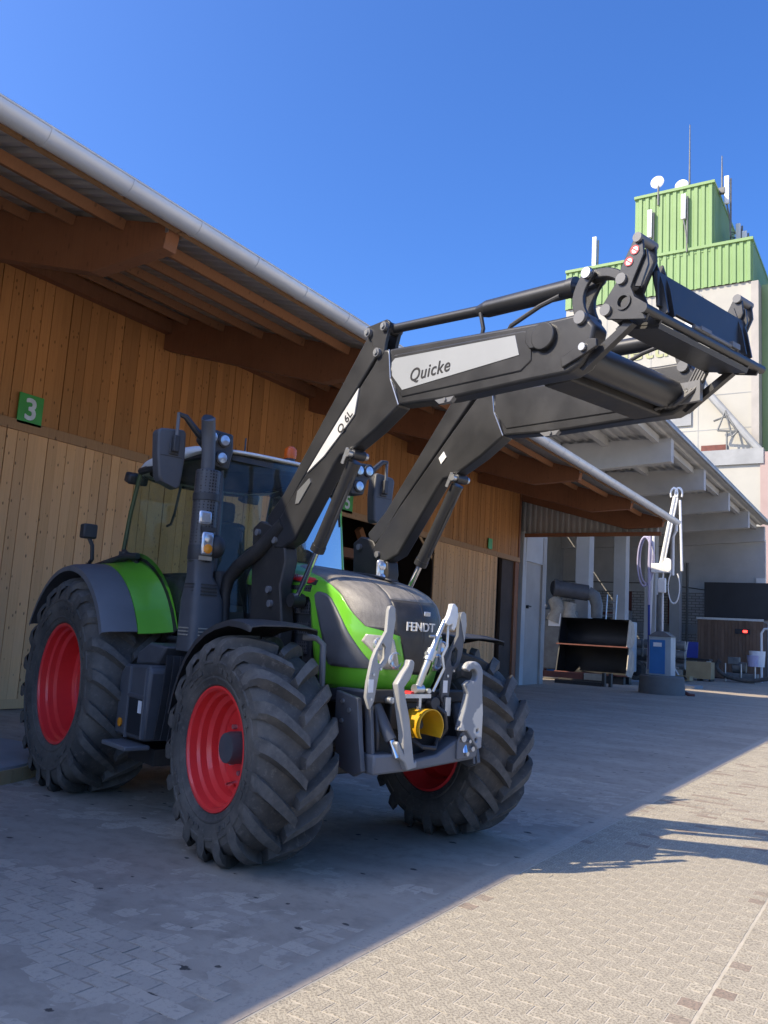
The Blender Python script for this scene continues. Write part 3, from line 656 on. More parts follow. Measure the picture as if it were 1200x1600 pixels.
B().cyl((-1.6,-.4,4.1),(-.9,-.3,4.1),.4,n=20).out('second_cylinder',m_gun,mc)
B().tube([(-1.7,-.8,3.3),(-.4,-.85,3.25)],.07,8).out('rail',m_zinc,mc)
cw=thing('cultivator','dark rolled tillage implement with wheels behind the sampling arm','implement',(-11.2,41.5,0))
for k in range(3):
    for i in range(7): B().cyl((-1.2+i*.5,-.1,1.75-k*.45),(-.8+i*.5,-.1,1.75-k*.45),.22,n=12).out('roller',m_machine,cw)
B().rng((-1.4,-.4,.95),(2.2,-.2,1.1)).out('frame_bar',m_dark,cw)
for x in (-.6,.0): 
    B().lathe([(.3,-.1),(.48,-.08),(.48,.08),(.3,.1)],24,(x,-.5,.48),'y',True).out('wheel',m_rubber,cw)
B().tube([(.6,-.5,1.4),(1.2,-.5,.5)],.05,6).tube([(1.7,-.5,1.5),(1.3,-.5,.4)],.05,6).tube([(-1.0,-.5,1.0),(2.0,-.5,.7)],.04,6).out('strut',m_zinc,cw)
tag(B().rng((-2.2,-.8,0),(2.2,.8,.12)).out('flat_deck',m_concrete,smooth=0),'low pale slab lying beside the sampling base','slab').location=(-9.6,36.5,0)
wb_=thing('plank_enclosure','weathered vertical board enclosure with small red lamp display','enclosure',(-9.4,55,0))
for i,x in enumerate(np.arange(-1.75,1.9,.2)):
    b=B(); b.rng((-.095,-.02,.05),(.095,.02,3.55)); o=b.out('board',m_fence,wb_,smooth=0); o.location=(x,rnd.uniform(-.02,.02),0)
B().rng((-1.9,-.06,3.55),(1.95,.08,3.68)).out('top_rail',m_zinc,wb_)
B().rng((.35,-.1,2.75),(1.2,-.03,3.05)).out('display_box',m_navy,wb_)
m_ledred=N('red_lamp'); m_ledred.b.inputs['Emission Color'].default_value=(1,.03,.02,1); m_ledred.b.inputs['Emission Strength'].default_value=2.5; m_ledred=m_ledred.set((.6,.02,.02),.4)
B().rng((.82,-.12,2.84),(1.05,-.105,2.98)).out('red_lamp',m_ledred,wb_)
B().rng((-1.7,.05,0),(1.9,1.9,3.5)).out('box_body',m_dkinside,wb_)
tag(B().rng((-2.2,-.1,0),(2.4,.1,2.35)).out('dark_panel',m_navy,smooth=0),'large black board standing above the plank enclosure','board').location=(-9.1,57.4,3.7)
tag(B().rng((-2.0,-.3,0),(2.2,.3,3.69)).out('panel_support',m_concrete,smooth=0),'pale wall block behind the plank enclosure','wall').location=(-9.1,57.7,0)
def crate(label,loc,d,mat):
    o=thing('wooden_crate',label,'crate',loc,0); B().rng((-d[0]/2,-d[1]/2,.12),(d[0]/2,d[1]/2,d[2])).out('box',mat,o,smooth=0)
    for x in (-.45,0,.45): B().rng((x*d[0]-.05,-d[1]/2,0),(x*d[0]+.05,d[1]/2,.12)).out('runner',m_dark,o,smooth=0)
    return o
crate('plain plywood crate beside the board enclosure',(-9.55,47.5,0),(1.25,1.0,1.0),m_crate)
o=crate('pale slatted crate with white bracing between base and plywood crate',(-10.9,47.3,0),(1.1,.9,1.05),m_bucketside)
B().tube([(-.4,-.5,.2),(0,-.5,.9),(.4,-.5,.2)],.05,6).tube([(-.4,-.5,.6),(.4,-.5,.6)],.05,6).out('brace',m_white,o)
pal=thing('wood_pallet','empty wooden pallet on the ground before the crates','pallet',(-9.9,44.3,0))
for z in (.05,.26): 
    for y in (-.4,-.2,0,.2,.4): B().rng((-.6,y-.06,z),(.6,y+.06,z+.03)).out('slat',m_crate,pal,smooth=0)
for x in (-.5,0,.5): B().rng((x-.06,-.4,.08),(x+.06,.4,.26)).out('block',m_crate,pal,smooth=0)
tb=thing('work_table','dark long table top behind the crates','table',(-11.1,49.5,0))
B().rng((-1.7,-.5,1.05),(1.7,.5,1.15)).out('top',m_dark,tb)
for x in (-1.6,1.6): B().rng((x-.05,-.4,0),(x+.05,.4,1.05)).out('leg',m_zinc,tb)
bbd=thing('blue_board','blue sheet leaning on the dark table','board',(-10.4,49.6,1.16)); b=B(); b.box((0,0,.45),(.6,.04,.9),Matrix.Rotation(radians(-8),3,'X')); b.out('sheet',m_bluedark,bbd); B().box((-.3,-.05,.45),(.05,.04,.9),Matrix.Rotation(radians(8),3,'Y')).out('edge',m_white,bbd)
fr_=thing('steel_trestle','thin grey steel trestle left of the blue board','trestle',(-11.9,50.3,0))
B().cyl((-.7,0,0),(-.7,0,2.1),.05,n=8).cyl((.6,0,0),(.6,0,2.1),.05,n=8).cyl((-.7,0,1.9),(.6,0,1.8),.04,n=8).out('frame',m_zinc,fr_)
pu=thing('hose_pump','small pump unit with bucket and thick black suction hose loop','pump',(-7.75,50,0))
B().rng((-1.0,-.4,.2),(.7,.4,.5)).cyl((-.6,0,.8),(.1,0,.8),.3,n=16).rng((-.8,-.35,.95),(-.25,.35,1.35)).out('pump_body',m_machine,pu,bevel=.03)
B().cyl((.65,0,.9),(.65,0,1.75),.36,.42,n=20).out('white_pail',m_white,pu)
B().cyl((.5,-.5,.9),(.5,-.5,1.5),.25,.3,n=20).out('blue_pail',m_hose,pu)
B().tube([(.2+1.5*cos(t),-.75,.82+.68*sin(t)) for t in np.linspace(pi*.85,2.1*pi,26)],.11,10).out('suction_hose',m_rubber,pu)
for x in (-.9,-.1,.6): B().cyl((x,-.45,0),(x,-.45,1.0),.045,n=8).out('leg',m_zinc,pu)
gf=thing('tube_frame','white bent tube stand at the right edge of the enclosure','stand',(-7.2,53,0))
B().tube([(-.1,0,0),(-.1,0,2.8),(.05,0,3.05),(.6,0,3.1)],.07,8).out('tube',m_white,gf)
# ------------------------------------------------------------------ tractor (local: x forward, y left, z up; origin under the front axle)
TR=thing('tractor','green tractor with red wheels, black front loader raised, parked under the eaves','tractor',(-3.3411,5.1009,0),radians(-17.503))
def T(b,name,mat,par=None,**k): return b.out(name,mat,par or TR,**k)
def plate(pts,holes,a0,a1,plane='xz'):
    import bmesh
    bm=bmesh.new(); es=[]
    def q(p,a): return (p[0],a,p[1]) if plane=='xz' else (a,p[0],p[1])
    for loop in [pts]+holes:
        vs_=[bm.verts.new(q(p,a0)) for p in loop]; es+=[bm.edges.new((vs_[i],vs_[(i+1)%len(vs_)])) for i in range(len(vs_))]
    bmesh.ops.triangle_fill(bm,edges=es,use_beauty=True)
    r=bmesh.ops.extrude_face_region(bm,geom=list(bm.faces)); d=Vector((0,a1-a0,0)) if plane=='xz' else Vector((a1-a0,0,0))
    bmesh.ops.translate(bm,verts=[g for g in r['geom'] if isinstance(g,bmesh.types.BMVert)],vec=d)
    bmesh.ops.recalc_face_normals(bm,faces=bm.faces); bm.verts.index_update()
    b=B(); b.add([v.co for v in bm.verts],[tuple(v.index for v in f.verts) for f in bm.faces]); bm.free(); return b
def circ(x,z,r,n=16): return [(x+r*cos(t),z+r*sin(t)) for t in np.linspace(0,2*pi,n,endpoint=False)]
# ---- wheels
def wheel(x,y,z,R,Rc,w,rim,side,nl,k,steer,front):
    W=empty('wheel',(x,y,z),steer,TR); o=side
    rb=rim-.012; h=Rc-rb
    half=[(rb,.40),(rb+.02,.455),(rb+.05,.472),(rb+.055,.482),(rb+.065,.482),(rb+.07,.476),(rb+h*.32,.493),(rb+h*.5,.503),(rb+h*.56,.503),(rb+h*.58,.512),(rb+h*.62,.511),(rb+h*.64,.498),(rb+h*.78,.482),(Rc-.035,.44),(Rc-.008,.36),(Rc,.22),(Rc+.004,0)]
    prof=[(r,-a*w) for r,a in half]+[(r,a*w) for r,a in half[-2::-1]]
    b=B(); b.lathe([(r,a*o) for r,a in prof],96)
    # sidewall rings
    # lugs
    ts=[0,.18,.38,.58,.76,.90,1.0,1.06]
    for i in range(nl):
        for sd in (-1,1):
            th0=2*pi*(i+(0.5 if sd>0 else 0))/nl; P=[]
            for t in ts:
                a=(-.012+t*(w*.5+.012)) if t<=1 else w*.512
                rt=R-(0 if t<.7 else (.012 if t<.85 else (.035 if t<.95 else (.075 if t<1.03 else .15))))
                rbse=min(rt-.006,Rc-.012) if t<.85 else rt-(.045 if t<1.03 else .05)
                th=th0+k*(t**.92)
                wb,wt=(.046+.018*t),(.029+.013*t)
                if t>1.03: wb,wt=.045,.028
                P.append([((rr)*cos(th+d/R),o*sd*aa,rr*sin(th+d/R)) for rr,d,aa in ((rbse,-wb,a),(rt,-wt,a),(rt,wt,a),(rbse,wb,a))])
            f0=len(b.f); b.grid(P,True); n0=len(b.v)-4*len(ts)
            for q in range(len(ts)-1): b.m[f0+q*4+1]=1
            b.add([b.v[n0+j] for j in range(4)],[(0,1,2,3)]); e=len(b.v)-8
            b.add(P[-1],[(0,1,2,3)])
    tyre=T(b,'tyre',[m_rubber,m_lugtop],W,smooth=.55)
    # moulded sidewall blocks
    b=B()
    for i in range(44):
        if i%11 in (0,1,2,6,7): continue
        t=2*pi*i/44; r0=rb+h*.42
        b.box((r0*cos(t),o*w*.503,r0*sin(t)),(.030,.008,.045*R/.7),Matrix.Rotation(-t,3,'Y'))
    tag(T(b,'sidewall_mark',m_rubber,W,smooth=0),kind='stuff')
    d=(.02 if front else -.03); fo=w*.40+.012
    pr=[(rim-.012,fo-.03),(rim,fo),(rim-.004,fo+.012),(rim-.018,fo+.012),(rim-.03,fo),(rim-.034,fo-.05),(rim-.052,fo-.065),(rim-.055,fo-.11),(rim-.085,fo-.13),(rim-.09,d+.03),(rim-.12,d+.012),(rim-.125,d),(.07,d+.012),(.0,d+.012)]
    b=B(); b.lathe([(max(r,.001),a*o) for r,a in pr],72)
    pr2=[(rim-.012,-fo+.03),(rim,-fo),(rim-.02,-fo-.012),(rim-.034,-fo+.05),(rim-.085,-fo+.12),(rim-.095,d-.03),(rim-.13,d-.02),(.001,d-.02)]
    b.lathe([(r,a*o) for r,a in pr2],72)
    rimo=T(b,'rim',m_red,W,smooth=.5)
    for i in range(8):
        t=2*pi*i/8; T(B().cyl((.16*cos(t),o*(d+.0),.16*sin(t)),(.16*cos(t),o*(d+.035),.16*sin(t)),.016,n=6),'wheel_nut',m_zinc,W)
    T(B().cyl((rim*.62*cos(4.4),o*d,rim*.62*sin(4.4)),(rim*.66*cos(4.4),o*(d+.07),rim*.66*sin(4.4)),.012,n=8),'valve',m_chrome,W)
    if front: T(B().lathe([(.10,o*d),(.10,o*(d+.10)),(.092,o*(d+.135)),(.001,o*(d+.14))],32),'hub',m_gun,W,smooth=.5)
    else: T(B().lathe([(.12,o*d),(.12,o*(d+.05)),(.08,o*(d+.06)),(.08,o*(d+.12)),(.001,o*(d+.12))],32),'hub',m_red,W,smooth=.5)
    return W
ST=-.035
wheel(0,-.905,.685,.705,.636,.54,.385,-1,18,.34,ST,True)
wheel(0,.905,.685,.705,.636,.54,.385,1,18,.34,ST,True)
wheel(-2.55,-.955,.875,.905,.842,.63,.508,-1,20,.32,0,False)
wheel(-2.55,.955,.875,.905,.842,.63,.508,1,20,.32,0,False)
# ---- chassis
T(B().rng((-.95,-.27,.62),(.42,.27,1.12)),'engine_block',m_dark,bevel=.03)
T(B().rng((-2.95,-.36,.48),(-.95,.36,1.2)),'transmission',m_dark,bevel=.05)
T(B().cyl((-2.55,-.95,.875),(-2.55,.95,.875),.17).cyl((-2.55,-.45,.875),(-2.55,.45,.875),.3),'rear_axle',m_dark)
T(B().prism([(-.62,.60),(-.3,.50),(.3,.50),(.62,.60),(.62,.80),(-.62,.80)],-.14,.14,'yz').cyl((0,-.75,.685),(0,.75,.685),.12).cyl((0,-.72,.60),(0,-.72,.80),.14).cyl((0,.72,.60),(0,.72,.80),.14),'front_axle',m_dark,bevel=.01)
T(B().cyl((.17,-.6,.72),(.17,.6,.72),.03).cyl((.17,-.3,.72),(.17,.3,.72),.055),'steering_cylinder',m_dark)
T(B().rng((.38,-.36,.62),(.56,.36,1.09)),'front_support',m_dark,bevel=.02)
T(B().rng((-1.0,-.44,1.0),(.0,.44,1.12)).rng((-.95,-.50,.9),(-.6,-.3,1.45)).rng((-.95,.3,.9),(-.6,.5,1.45)),'loader_subframe',m_loader,bevel=.015)
# ---- bonnet: slices (zeta) x plan outline
def ztop(X): return 1.878-.115*X
def slice_par(s):
    # s 0..1 -> half width, nose x
    w=np.interp(s,[0,.25,.5,.68,.80,.88,.94,.98,1.0],[.385,.415,.415,.410,.398,.375,.325,.215,.03])
    xn=np.interp(s,[0,.1,.3,.5,.68,.78,.86,.92,.96,.985,1.0],[.545,.585,.615,.625,.615,.585,.515,.40,.25,.05,-.25])
    return w,xn
ZB=1.075; XR=-1.02
def zof(s,X): return ZB+s*(ztop(X)-ZB)
def plan(s,u):
    # u 0..1 : rear -> side -> front centre ; returns X,Yabs
    w,xn=slice_par(s); x0=xn-.36; p=1.75
    return w,xn,x0,p
def Hs(s,X):
    w,xn,x0,p=plan(s,0)
    if X<=x0: return w*(1-.0*(x0-X))
    t=min(1,(X-x0)/(xn-x0)); return w*(1-t**p)**(1/p)
def Ns(s,Y):
    w,xn,x0,p=plan(s,0); t=min(.9999,abs(Y)/max(w,1e-4)); return x0+(xn-x0)*(1-t**p)**(1/p)
def bound(s):
    # boundary between green side and dark mesh, as (X) on slice s
    z=zof(s,.2)
    if z<1.205: return None
    if z<1.485: return Ns(s,np.interp(z,[1.205,1.25,1.40,1.485],[.095,.11,.150,.175]))
    if z<1.505: return np.interp(z,[1.485,1.505],[Ns(s,.20),.43])
    return float(np.interp(s,[sb,.80,.87,.92,.955,.985,1.0],[.43,.22,.07,-.10,-.32,-.62,-.75]))
sb=(1.505-ZB)/(ztop(.3)-ZB)
def curve_pts(s,Xa,Xb,n):
    # points along slice from X=Xa to Xb (side param blends to front param)
    w,xn,x0,p=plan(s,0); out=[]
    def ang(X): t=min(1,max(0,(X-x0)/(xn-x0))); return math.asin(min(1,t**(p/2)))
    # arc parameter: straight length + angle
    def par(X): return X-x0 if X<=x0 else ang(X)*.5
    a,b=par(Xa),par(Xb)
    for k in range(n+1):
        q=a+(b-a)*k/n
        if q<=0: X=x0+q; Y=w
        else:
            an=min(pi/2,q/.5); X=x0+(xn-x0)*(sin(an)**(2/p)); Y=w*(cos(an)**(2/p))
        out.append((X,Y))
    return out
SS=sorted(set(list(np.linspace(0,.15,4))+[.155,.165]+list(np.linspace(.17,.50,10))+[sb-.024,sb-.002,sb+.002]+list(np.linspace(.58,.92,14))+list(np.linspace(.93,1,8))))
gl,gm,gf_={-1:[],1:[]},{-1:[],1:[]},{-1:[],1:[]}
for s in SS:
    bX=bound(s); xn=slice_par(s)[1]
    if bX is None: bX=xn-1e-4
    bX=min(bX,xn-1e-4); rear=XR if s>.75 else np.interp(s,[0,.70,.75],[.02,-.12,-.16])
    if s>.755: rear=XR
    bX=max(bX,rear+.01)
    for sd in (-1,1):
        gl[sd].append([(X,sd*Y,zof(s,X)) for X,Y in curve_pts(s,rear,bX,30)])
        Xs=max(bX,Ns(s,min(.20,slice_par(s)[0]*.5)))
        gm[sd].append([(X,sd*Y,zof(s,X)) for X,Y in curve_pts(s,bX,Xs,14)]); gf_[sd].append([(X,sd*Y,zof(s,X)) for X,Y in curve_pts(s,Xs,xn,12)])
b=B()
for sd in (-1,1): b.grid(gl[sd])
hood=T(b,'bonnet',m_green,smooth=.9)
so=hood.modifiers.new('solid','SOLIDIFY'); so.thickness=.012; so.offset=-1
i0=[i for i,s in enumerate(SS) if bound(s) is not None][0]
i1=[i for i,s in enumerate(SS) if s>.80][0]; i2=[i for i,s in enumerate(SS) if s>=sb-.003][0]
b=B()
for sd in (-1,1): b.grid(gf_[sd][i0:i1+1])
for sd in (-1,1): b.grid(gm[sd][i0:i2+1])
gr_=T(b,'grille',m_grille,smooth=.9); so=gr_.modifiers.new('solid','SOLIDIFY'); so.thickness=.012; so.offset=-1
b=B()
for sd in (-1,1): b.grid(gm[sd][i2:]); b.grid(gf_[sd][i1:])
hm=T(b,'bonnet_mesh',m_mesh,smooth=.9); so=hm.modifiers.new('solid','SOLIDIFY'); so.thickness=.012; so.offset=-1; 
# ridges over the top of the mesh: raised centre band
def sidepatch(poly,off,name,mat,par,n=14):
    # polygon in X-Z projected on the right and left bonnet side
    obs=[]
    import bmesh
    for sd in (-1,1):
        bm=bmesh.new(); vs_=[bm.verts.new((x,0,z)) for x,z in poly]; es=[bm.edges.new((vs_[i],vs_[(i+1)%len(vs_)])) for i in range(len(vs_))]
        bmesh.ops.triangle_fill(bm,edges=es,use_beauty=True)
        for _ in range(3): bmesh.ops.subdivide_edges(bm,edges=list(bm.edges),cuts=1,use_grid_fill=True); bmesh.ops.triangulate(bm,faces=list(bm.faces))
        for v in bm.verts:
            x,z=v.co.x,v.co.z; s=(z-ZB)/(ztop(x)-ZB); v.co.y=sd*(Hs(s,x)+off)
        bm.verts.index_update(); bb=B(); bb.add([v.co for v in bm.verts],[tuple(v.index for v in f.verts) for f in bm.faces]); bm.free()
        o=T(bb,name,mat,par,smooth=1.0); q=o.modifiers.new('s','SOLIDIFY'); q.thickness=.014; q.offset=0; obs.append(o)
    return obs
sidepatch([(-.075,1.69),(-.05,1.715),(-.02,1.718),(.05,1.705),(.118,1.673),(.19,1.61),(.272,1.525),(.37,1.40),(.472,1.258),(.472,1.238),(.458,1.223),(.33,1.221),(.181,1.223),(.15,1.232),(.137,1.25),(.06,1.42),(-.02,1.58)],.004,'side_window',m_gun,hood)
sidepatch([(-.56,1.868),(-.575,1.828),(-.17,1.778),(-.10,1.795),(-.14,1.812)],.003,'red_decal',m_redlens,hood)
for sd in (-1,):
    text('FENDT','lettering',m_letter_light,hood,frame((-.35,-(Hs(.9,-.33)+.016),1.823),(1,0,-.125),(0,.12,1)),.052,.001,.002)
text('FENDT','lettering',m_letter_light,gr_,frame((.630,-.035,1.508),(.0,1,0),(0,0,1)),.080,.004,.0011,space=1.05)
# badge tip on the nose top and headlamps
def frontpatch(poly,off,name,mat,par,both=True):
    import bmesh
    for sd in ((-1,1) if both else (1,)):
        bm=bmesh.new(); vs_=[bm.verts.new((0,y,z)) for y,z in poly]; es=[bm.edges.new((vs_[i],vs_[(i+1)%len(vs_)])) for i in range(len(vs_))]
        bmesh.ops.triangle_fill(bm,edges=es,use_beauty=True)
        for _ in range(3): bmesh.ops.subdivide_edges(bm,edges=list(bm.edges),cuts=1,use_grid_fill=True); bmesh.ops.triangulate(bm,faces=list(bm.faces))
        for v in bm.verts:
            y,z=v.co.y,v.co.z; s=(z-ZB)/(ztop(.45)-ZB); v.co.x=Ns(s,y)+off; v.co.y=sd*y
        bm.verts.index_update(); bb=B(); bb.add([v.co for v in bm.verts],[tuple(v.index for v in f.verts) for f in bm.faces]); bm.free()
        o=T(bb,name,mat,par,smooth=1.0); q=o.modifiers.new('s','SOLIDIFY'); q.thickness=.012; q.offset=0
m_lampbed=pm('headlamp_shell',(.55,.52,.46),(.42,.40,.36),20,.3,metal=.3)
frontpatch([(.150,1.225),(.205,1.42),(.26,1.44),(.345,1.445),(.36,1.40),(.30,1.32),(.24,1.225)],.003,'headlamp',m_lampbed,hood)
for sd in (-1,1):
    x=Ns(.27,.185); 
    T(B().lathe([(.052,0),(.055,.02),(.046,.026),(.04,.012),(.001,.006)],24,(x-.005,sd*.187,1.285),'x'),'headlamp_ring',m_lens,hood)
    x=Ns(.4,.285); T(B().lathe([(.040,0),(.043,.02),(.035,.026),(.03,.012),(.001,.006)],24,(x-.0,sd*.288,1.385),'x'),'headlamp_ring',m_lens,hood)
# glossy spine along the top of the mesh and the badge tip
b=B(); b.grid([[(X,y,ztop(X)-.004-.004*abs(y)/.03+(0 if X<.05 else -.22*(X-.05)**2)) for y in (-.035,-.02,.02,.035)] for X in np.linspace(-.68,.30,14)]); sp2=T(b,'bonnet_spine',m_black,hm,smooth=.9); q=sp2.modifiers.new('s','SOLIDIFY'); q.thickness=.012; q.offset=0
T(B().box((Ns(.66,.02)+.004,.03,1.60),(.008,.055,.03)),'nose_badge',m_lens,hm,bevel=.003)
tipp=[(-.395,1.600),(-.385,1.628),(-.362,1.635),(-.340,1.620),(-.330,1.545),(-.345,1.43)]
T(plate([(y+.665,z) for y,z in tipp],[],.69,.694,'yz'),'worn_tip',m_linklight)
# black flank grilles behind the green side panel
for sd in (-1,1):
    T(B().rng((-1.0,sd*.36,1.1),(-.10,sd*.385,1.80)),'flank_panel',m_black)
    for z in (1.28,1.42,1.56,1.68): T(B().rng((-.50,sd*.385,z),(-.14,sd*.40,z+.085)),'flank_vent',m_perf)
T(B().prism([(-.36,.98),(.36,.98),(.39,1.09),(-.39,1.09)],-.2,.56,'yz'),'bonnet_skirt',m_gun,bevel=.02)
# ---- front mudguards
for sd in (-1,1):
    pr=[(.33,1.455),(.20,1.478),(.05,1.487),(-.12,1.455),(-.25,1.41),(-.38,1.335),(-.49,1.235),(-.575,1.11),(-.635,.98),(-.675,.84)]
    ys=[-1.15,-1.145,-1.08,-.90,-.72,-.655,-.65]; dz=[-.035,-.005,.006,.012,.006,-.005,-.035]
    P=[]
    for i,(x,z) in enumerate(pr):
        tx,tz=(pr[min(i+1,9)][0]-pr[max(i-1,0)][0]),(pr[min(i+1,9)][1]-pr[max(i-1,0)][1]); L=sqrt(tx*tx+tz*tz); nx,nz=tz/L,-tx/L
        if nz<0 and i<3: nx,nz=-nx,-nz
        P.append([(x+nx*d,-sd*y if sd<0 and False else sd*-y*1.0,z+nz*d) for y,d in zip(ys,dz)])
    b=B(); b.sheet(P,lambda a:Vector((0,0,-.008))); T(b,'front_mudguard',m_black,smooth=.9)
    T(B().tube([(.18,sd*.66,1.40),(.24,sd*.60,1.40),(.27,sd*.56,1.36),(.27,sd*.55,1.1),(.1,sd*.55,.9)],.022,10),'mudguard_bracket',m_gray)
# ---- rear mudguards
for sd in (-1,1):
    def fend(ys,rs,name,mat,a0,a1):
        P=[]
        for ph in np.linspace(a0,a1,26):
            d=radians(ph); P.append([(-2.55+(r+(.0))*cos(d)*(1.0 if cos(d)<0 else .96+.04*sin(d)),sd*y,.885+r*sin(d)) for y,r in zip(ys,rs)])
        b=B(); b.sheet(P,lambda a:Vector((-(a.x+2.55),0,-(a.z-.885))).normalized()*.012); return T(b,name,mat,smooth=.9)
    fend([1.255,1.25,1.20,1.08,.975],[.955,.985,1.005,1.02,1.03],'mudguard_flare',m_gray,27,152)
    fend([.97,.86,.76,.70,.69],[1.032,1.05,1.075,1.10,1.16],'rear_mudguard',m_green,26,125)
    T(B().sheet([[(-2.55+r*cos(radians(ph)),sd*.69,.885+r*sin(radians(ph))) for r in (.55,.8,1.13)] for ph in np.linspace(26,150,14)],(0,.01*sd,0)),'mudguard_inner',m_dark)
T(B().tube([(-2.85,-.98,1.9),(-2.7,-1.0,1.96),(-2.68,-1.02,2.08),(-2.70,-1.05,2.15)],.018,8).tube([(-2.9,-.9,1.90),(-2.45,-.80,2.0),(-2.3,-.75,2.0)],.03,8),'lamp_stalk',m_black)
T(B().rng((-2.76,-1.12,2.14),(-2.66,-.99,2.27)),'work_lamp',m_black,bevel=.015)
# ---- cab
m_dkgreen=pm('dark_green_seal',(.05,.085,.03),(.04,.07,.025),3,.45)
def cabY(X,sd): return sd*(.63+.12*min(1,max(0,(-1.2-X)/1.3)))
def cabtop(z): return 1-.05*(z-1.9)/.9
sidepoly=[(-1.235,2.815),(-1.8,2.845),(-2.50,2.79),(-2.60,2.40),(-2.635,2.06),(-2.35,1.955),(-2.02,1.68),(-1.66,1.315),(-1.18,1.315),(-1.14,1.9)]
for sd in (-1,1):
    vs_=[(x,cabY(x,sd)*cabtop(z),z) for x,z in sidepoly]
    b=B(); b.add(vs_,[tuple(range(len(vs_)))]); T(b,'side_window',m_glass,smooth=0)
    n_=len(sidepoly)
    # frame around the glass
    fr=[(x,cabY(x,sd)*cabtop(z)*1.0,z) for x,z in sidepoly]; 
    T(B().tube(fr[1:4]+[fr[4]],.02,8),'rear_pillar',m_dkgreen); T(B().tube([fr[4],fr[5],fr[6],fr[7],fr[8]],.022,8),'door_frame',m_black)
    T(B().tube([fr[8],fr[9],(-1.19,fr[0][1],2.4),fr[0]],[.035,.03,.028,.028],10),'front_pillar',m_gun if sd<0 else m_green)
    T(B().tube([fr[0],fr[1],fr[2]],.035,8),'roof_rail',m_black)
    T(B().tube([(-2.60,cabY(-2.6,sd),2.05),(-2.66,cabY(-2.6,sd)*.98,1.3)],.05,8),'rear_post',m_black)
# windscreen
def ws(Y,z):
    t=(z-1.72)/(2.84-1.72); x0=-1.10-.13*t; return x0+.16*(1-(abs(Y)/.64)**2.3)
b=B(); b.grid([[(ws(Y,z),Y*(1-.03*(z-1.72)),z) for Y in np.linspace(-.62,.62,17)] for z in np.linspace(1.55,2.84,10)]); T(b,'windscreen',m_glass,smooth=1.5)
b=B(); b.grid([[(-2.68+.1*(z-1.4)*.15,Y,z) for Y in np.linspace(-.70,.70,3)] for z in (1.75,2.80)]); T(b,'rear_window',m_glass)
# cab floor, console, seat, wheel
T(B().rng((-2.6,-.66,1.22),(-1.12,.66,1.32)),'cab_floor',m_black)
T(B().rng((-2.68,-.66,1.25),(-2.60,.66,1.76)),'cab_back',m_black)
T(B().rng((-2.45,-.62,1.32),(-1.7,-.36,1.86)).rng((-2.45,.36,1.32),(-1.7,.62,1.80)),'side_console',m_seat,bevel=.04)
T(B().prism([(-1.18,1.3),(-1.02,1.3),(-1.02,1.98),(-1.18,2.02),(-1.35,1.92),(-1.35,1.75),(-1.25,1.6)],-.28,.28),'dashboard',m_black,bevel=.02)
seat=T(B().rng((-2.15,-.26,1.62),(-1.68,.26,1.78)),'seat',m_seat,bevel=.05)
b=B(); b.box((-2.2,0,2.08),(.14,.5,.66),Matrix.Rotation(radians(-8),3,'Y')); T(b,'backrest',m_seat,seat,bevel=.05)
T(B().box((-2.26,0,2.5),(.1,.3,.2)),'headrest',m_seat,seat,bevel=.04)
T(B().rng((-2.1,-.2,1.32),(-1.75,.2,1.62)),'seat_base',m_black,seat)
c0=Vector((-1.47,0,2.02)); ax=Vector((-.62,0,.78)); e1=Vector((0,1,0)); e2=ax.cross(e1)
swh=T(B().tube([c0+(e1*cos(t)+e2*sin(t))*.21 for t in np.linspace(0,2*pi,33)],.017,8,False),'steering_wheel',m_black)
T(B().cyl(c0,c0-ax*.3,.035).cyl(c0-e1*.2,c0+e1*.2,.014,n=6).cyl(c0,c0+e2*.2,.014,n=6),'steering_column',m_black,swh)
T(B().box((-1.55,-.52,2.17),(.05,.28,.20),Matrix.Rotation(radians(25),3,'Z')).cyl((-1.6,-.5,1.85),(-1.56,-.52,2.1),.018,n=8),'terminal',m_black)
T(B().tube([(-1.5,-.15,2.0),(-1.52,-.18,2.17),(-1.5,-.2,2.25)],.012,8).sph((-1.5,-.2,2.27),.03),'lever',m_black)
T(B().tube([(-1.9,-.60,2.63),(-1.93,-.62,2.38),(-1.96,-.63,2.28),(-2.05,-.62,2.27)],.012,6),'window_latch',m_black)
# roof
P=[]
for a in np.linspace(0,2*pi,49)[:-1]:
    ca,sa=cos(a),sin(a); ex=abs(ca)**.45*(1 if ca>0 else -1); ey=abs(sa)**.45*(1 if sa>0 else -1)
    row=[]
    for rr,zz_ in ((.90,2.81),(.97,2.80),(1.0,2.825),(1.0,2.86),(.97,2.90),(.88,2.945),(.7,2.972),(.35,2.985),(.001,2.985)):
        x=-1.93+.90*rr*ex; y=.735*rr*ey; fr_x=min(1,max(0,(x+1.75)/.45)); dz=-.055*((x+1.93)/.9)**2*(1 if zz_>2.84 else .6)*(1-fr_x)+fr_x*((2.905-.045*((x+1.93)/.9)**2+(zz_-2.985)*.28)-zz_)
        row.append((x,y,zz_+dz+.0))
    P.append(row)
P.append(P[0]); b=B(); b.grid(P); roofo=T(b,'cab_roof',m_white,smooth=.9)
P2=[[(-1.93+.86*rr*(abs(cos(a))**.45*(1 if cos(a)>0 else -1)),.70*rr*(abs(sin(a))**.45*(1 if sin(a)>0 else -1)),z-.055*(rr*cos(a))**2) for rr,z in ((1.0,2.80),(.995,2.845),(.001,2.845))] for a in np.linspace(0,2*pi,49)]
b=B(); b.grid(P2); T(b,'roof_underside',m_black,smooth=.6)
for sd in (-1,1):
    T(B().box((-2.80,sd*.62,2.765),(.12,.2,.10),Matrix.Rotation(radians(20),3,'Y')),'rear_roof_lamp',m_black,bevel=.02)
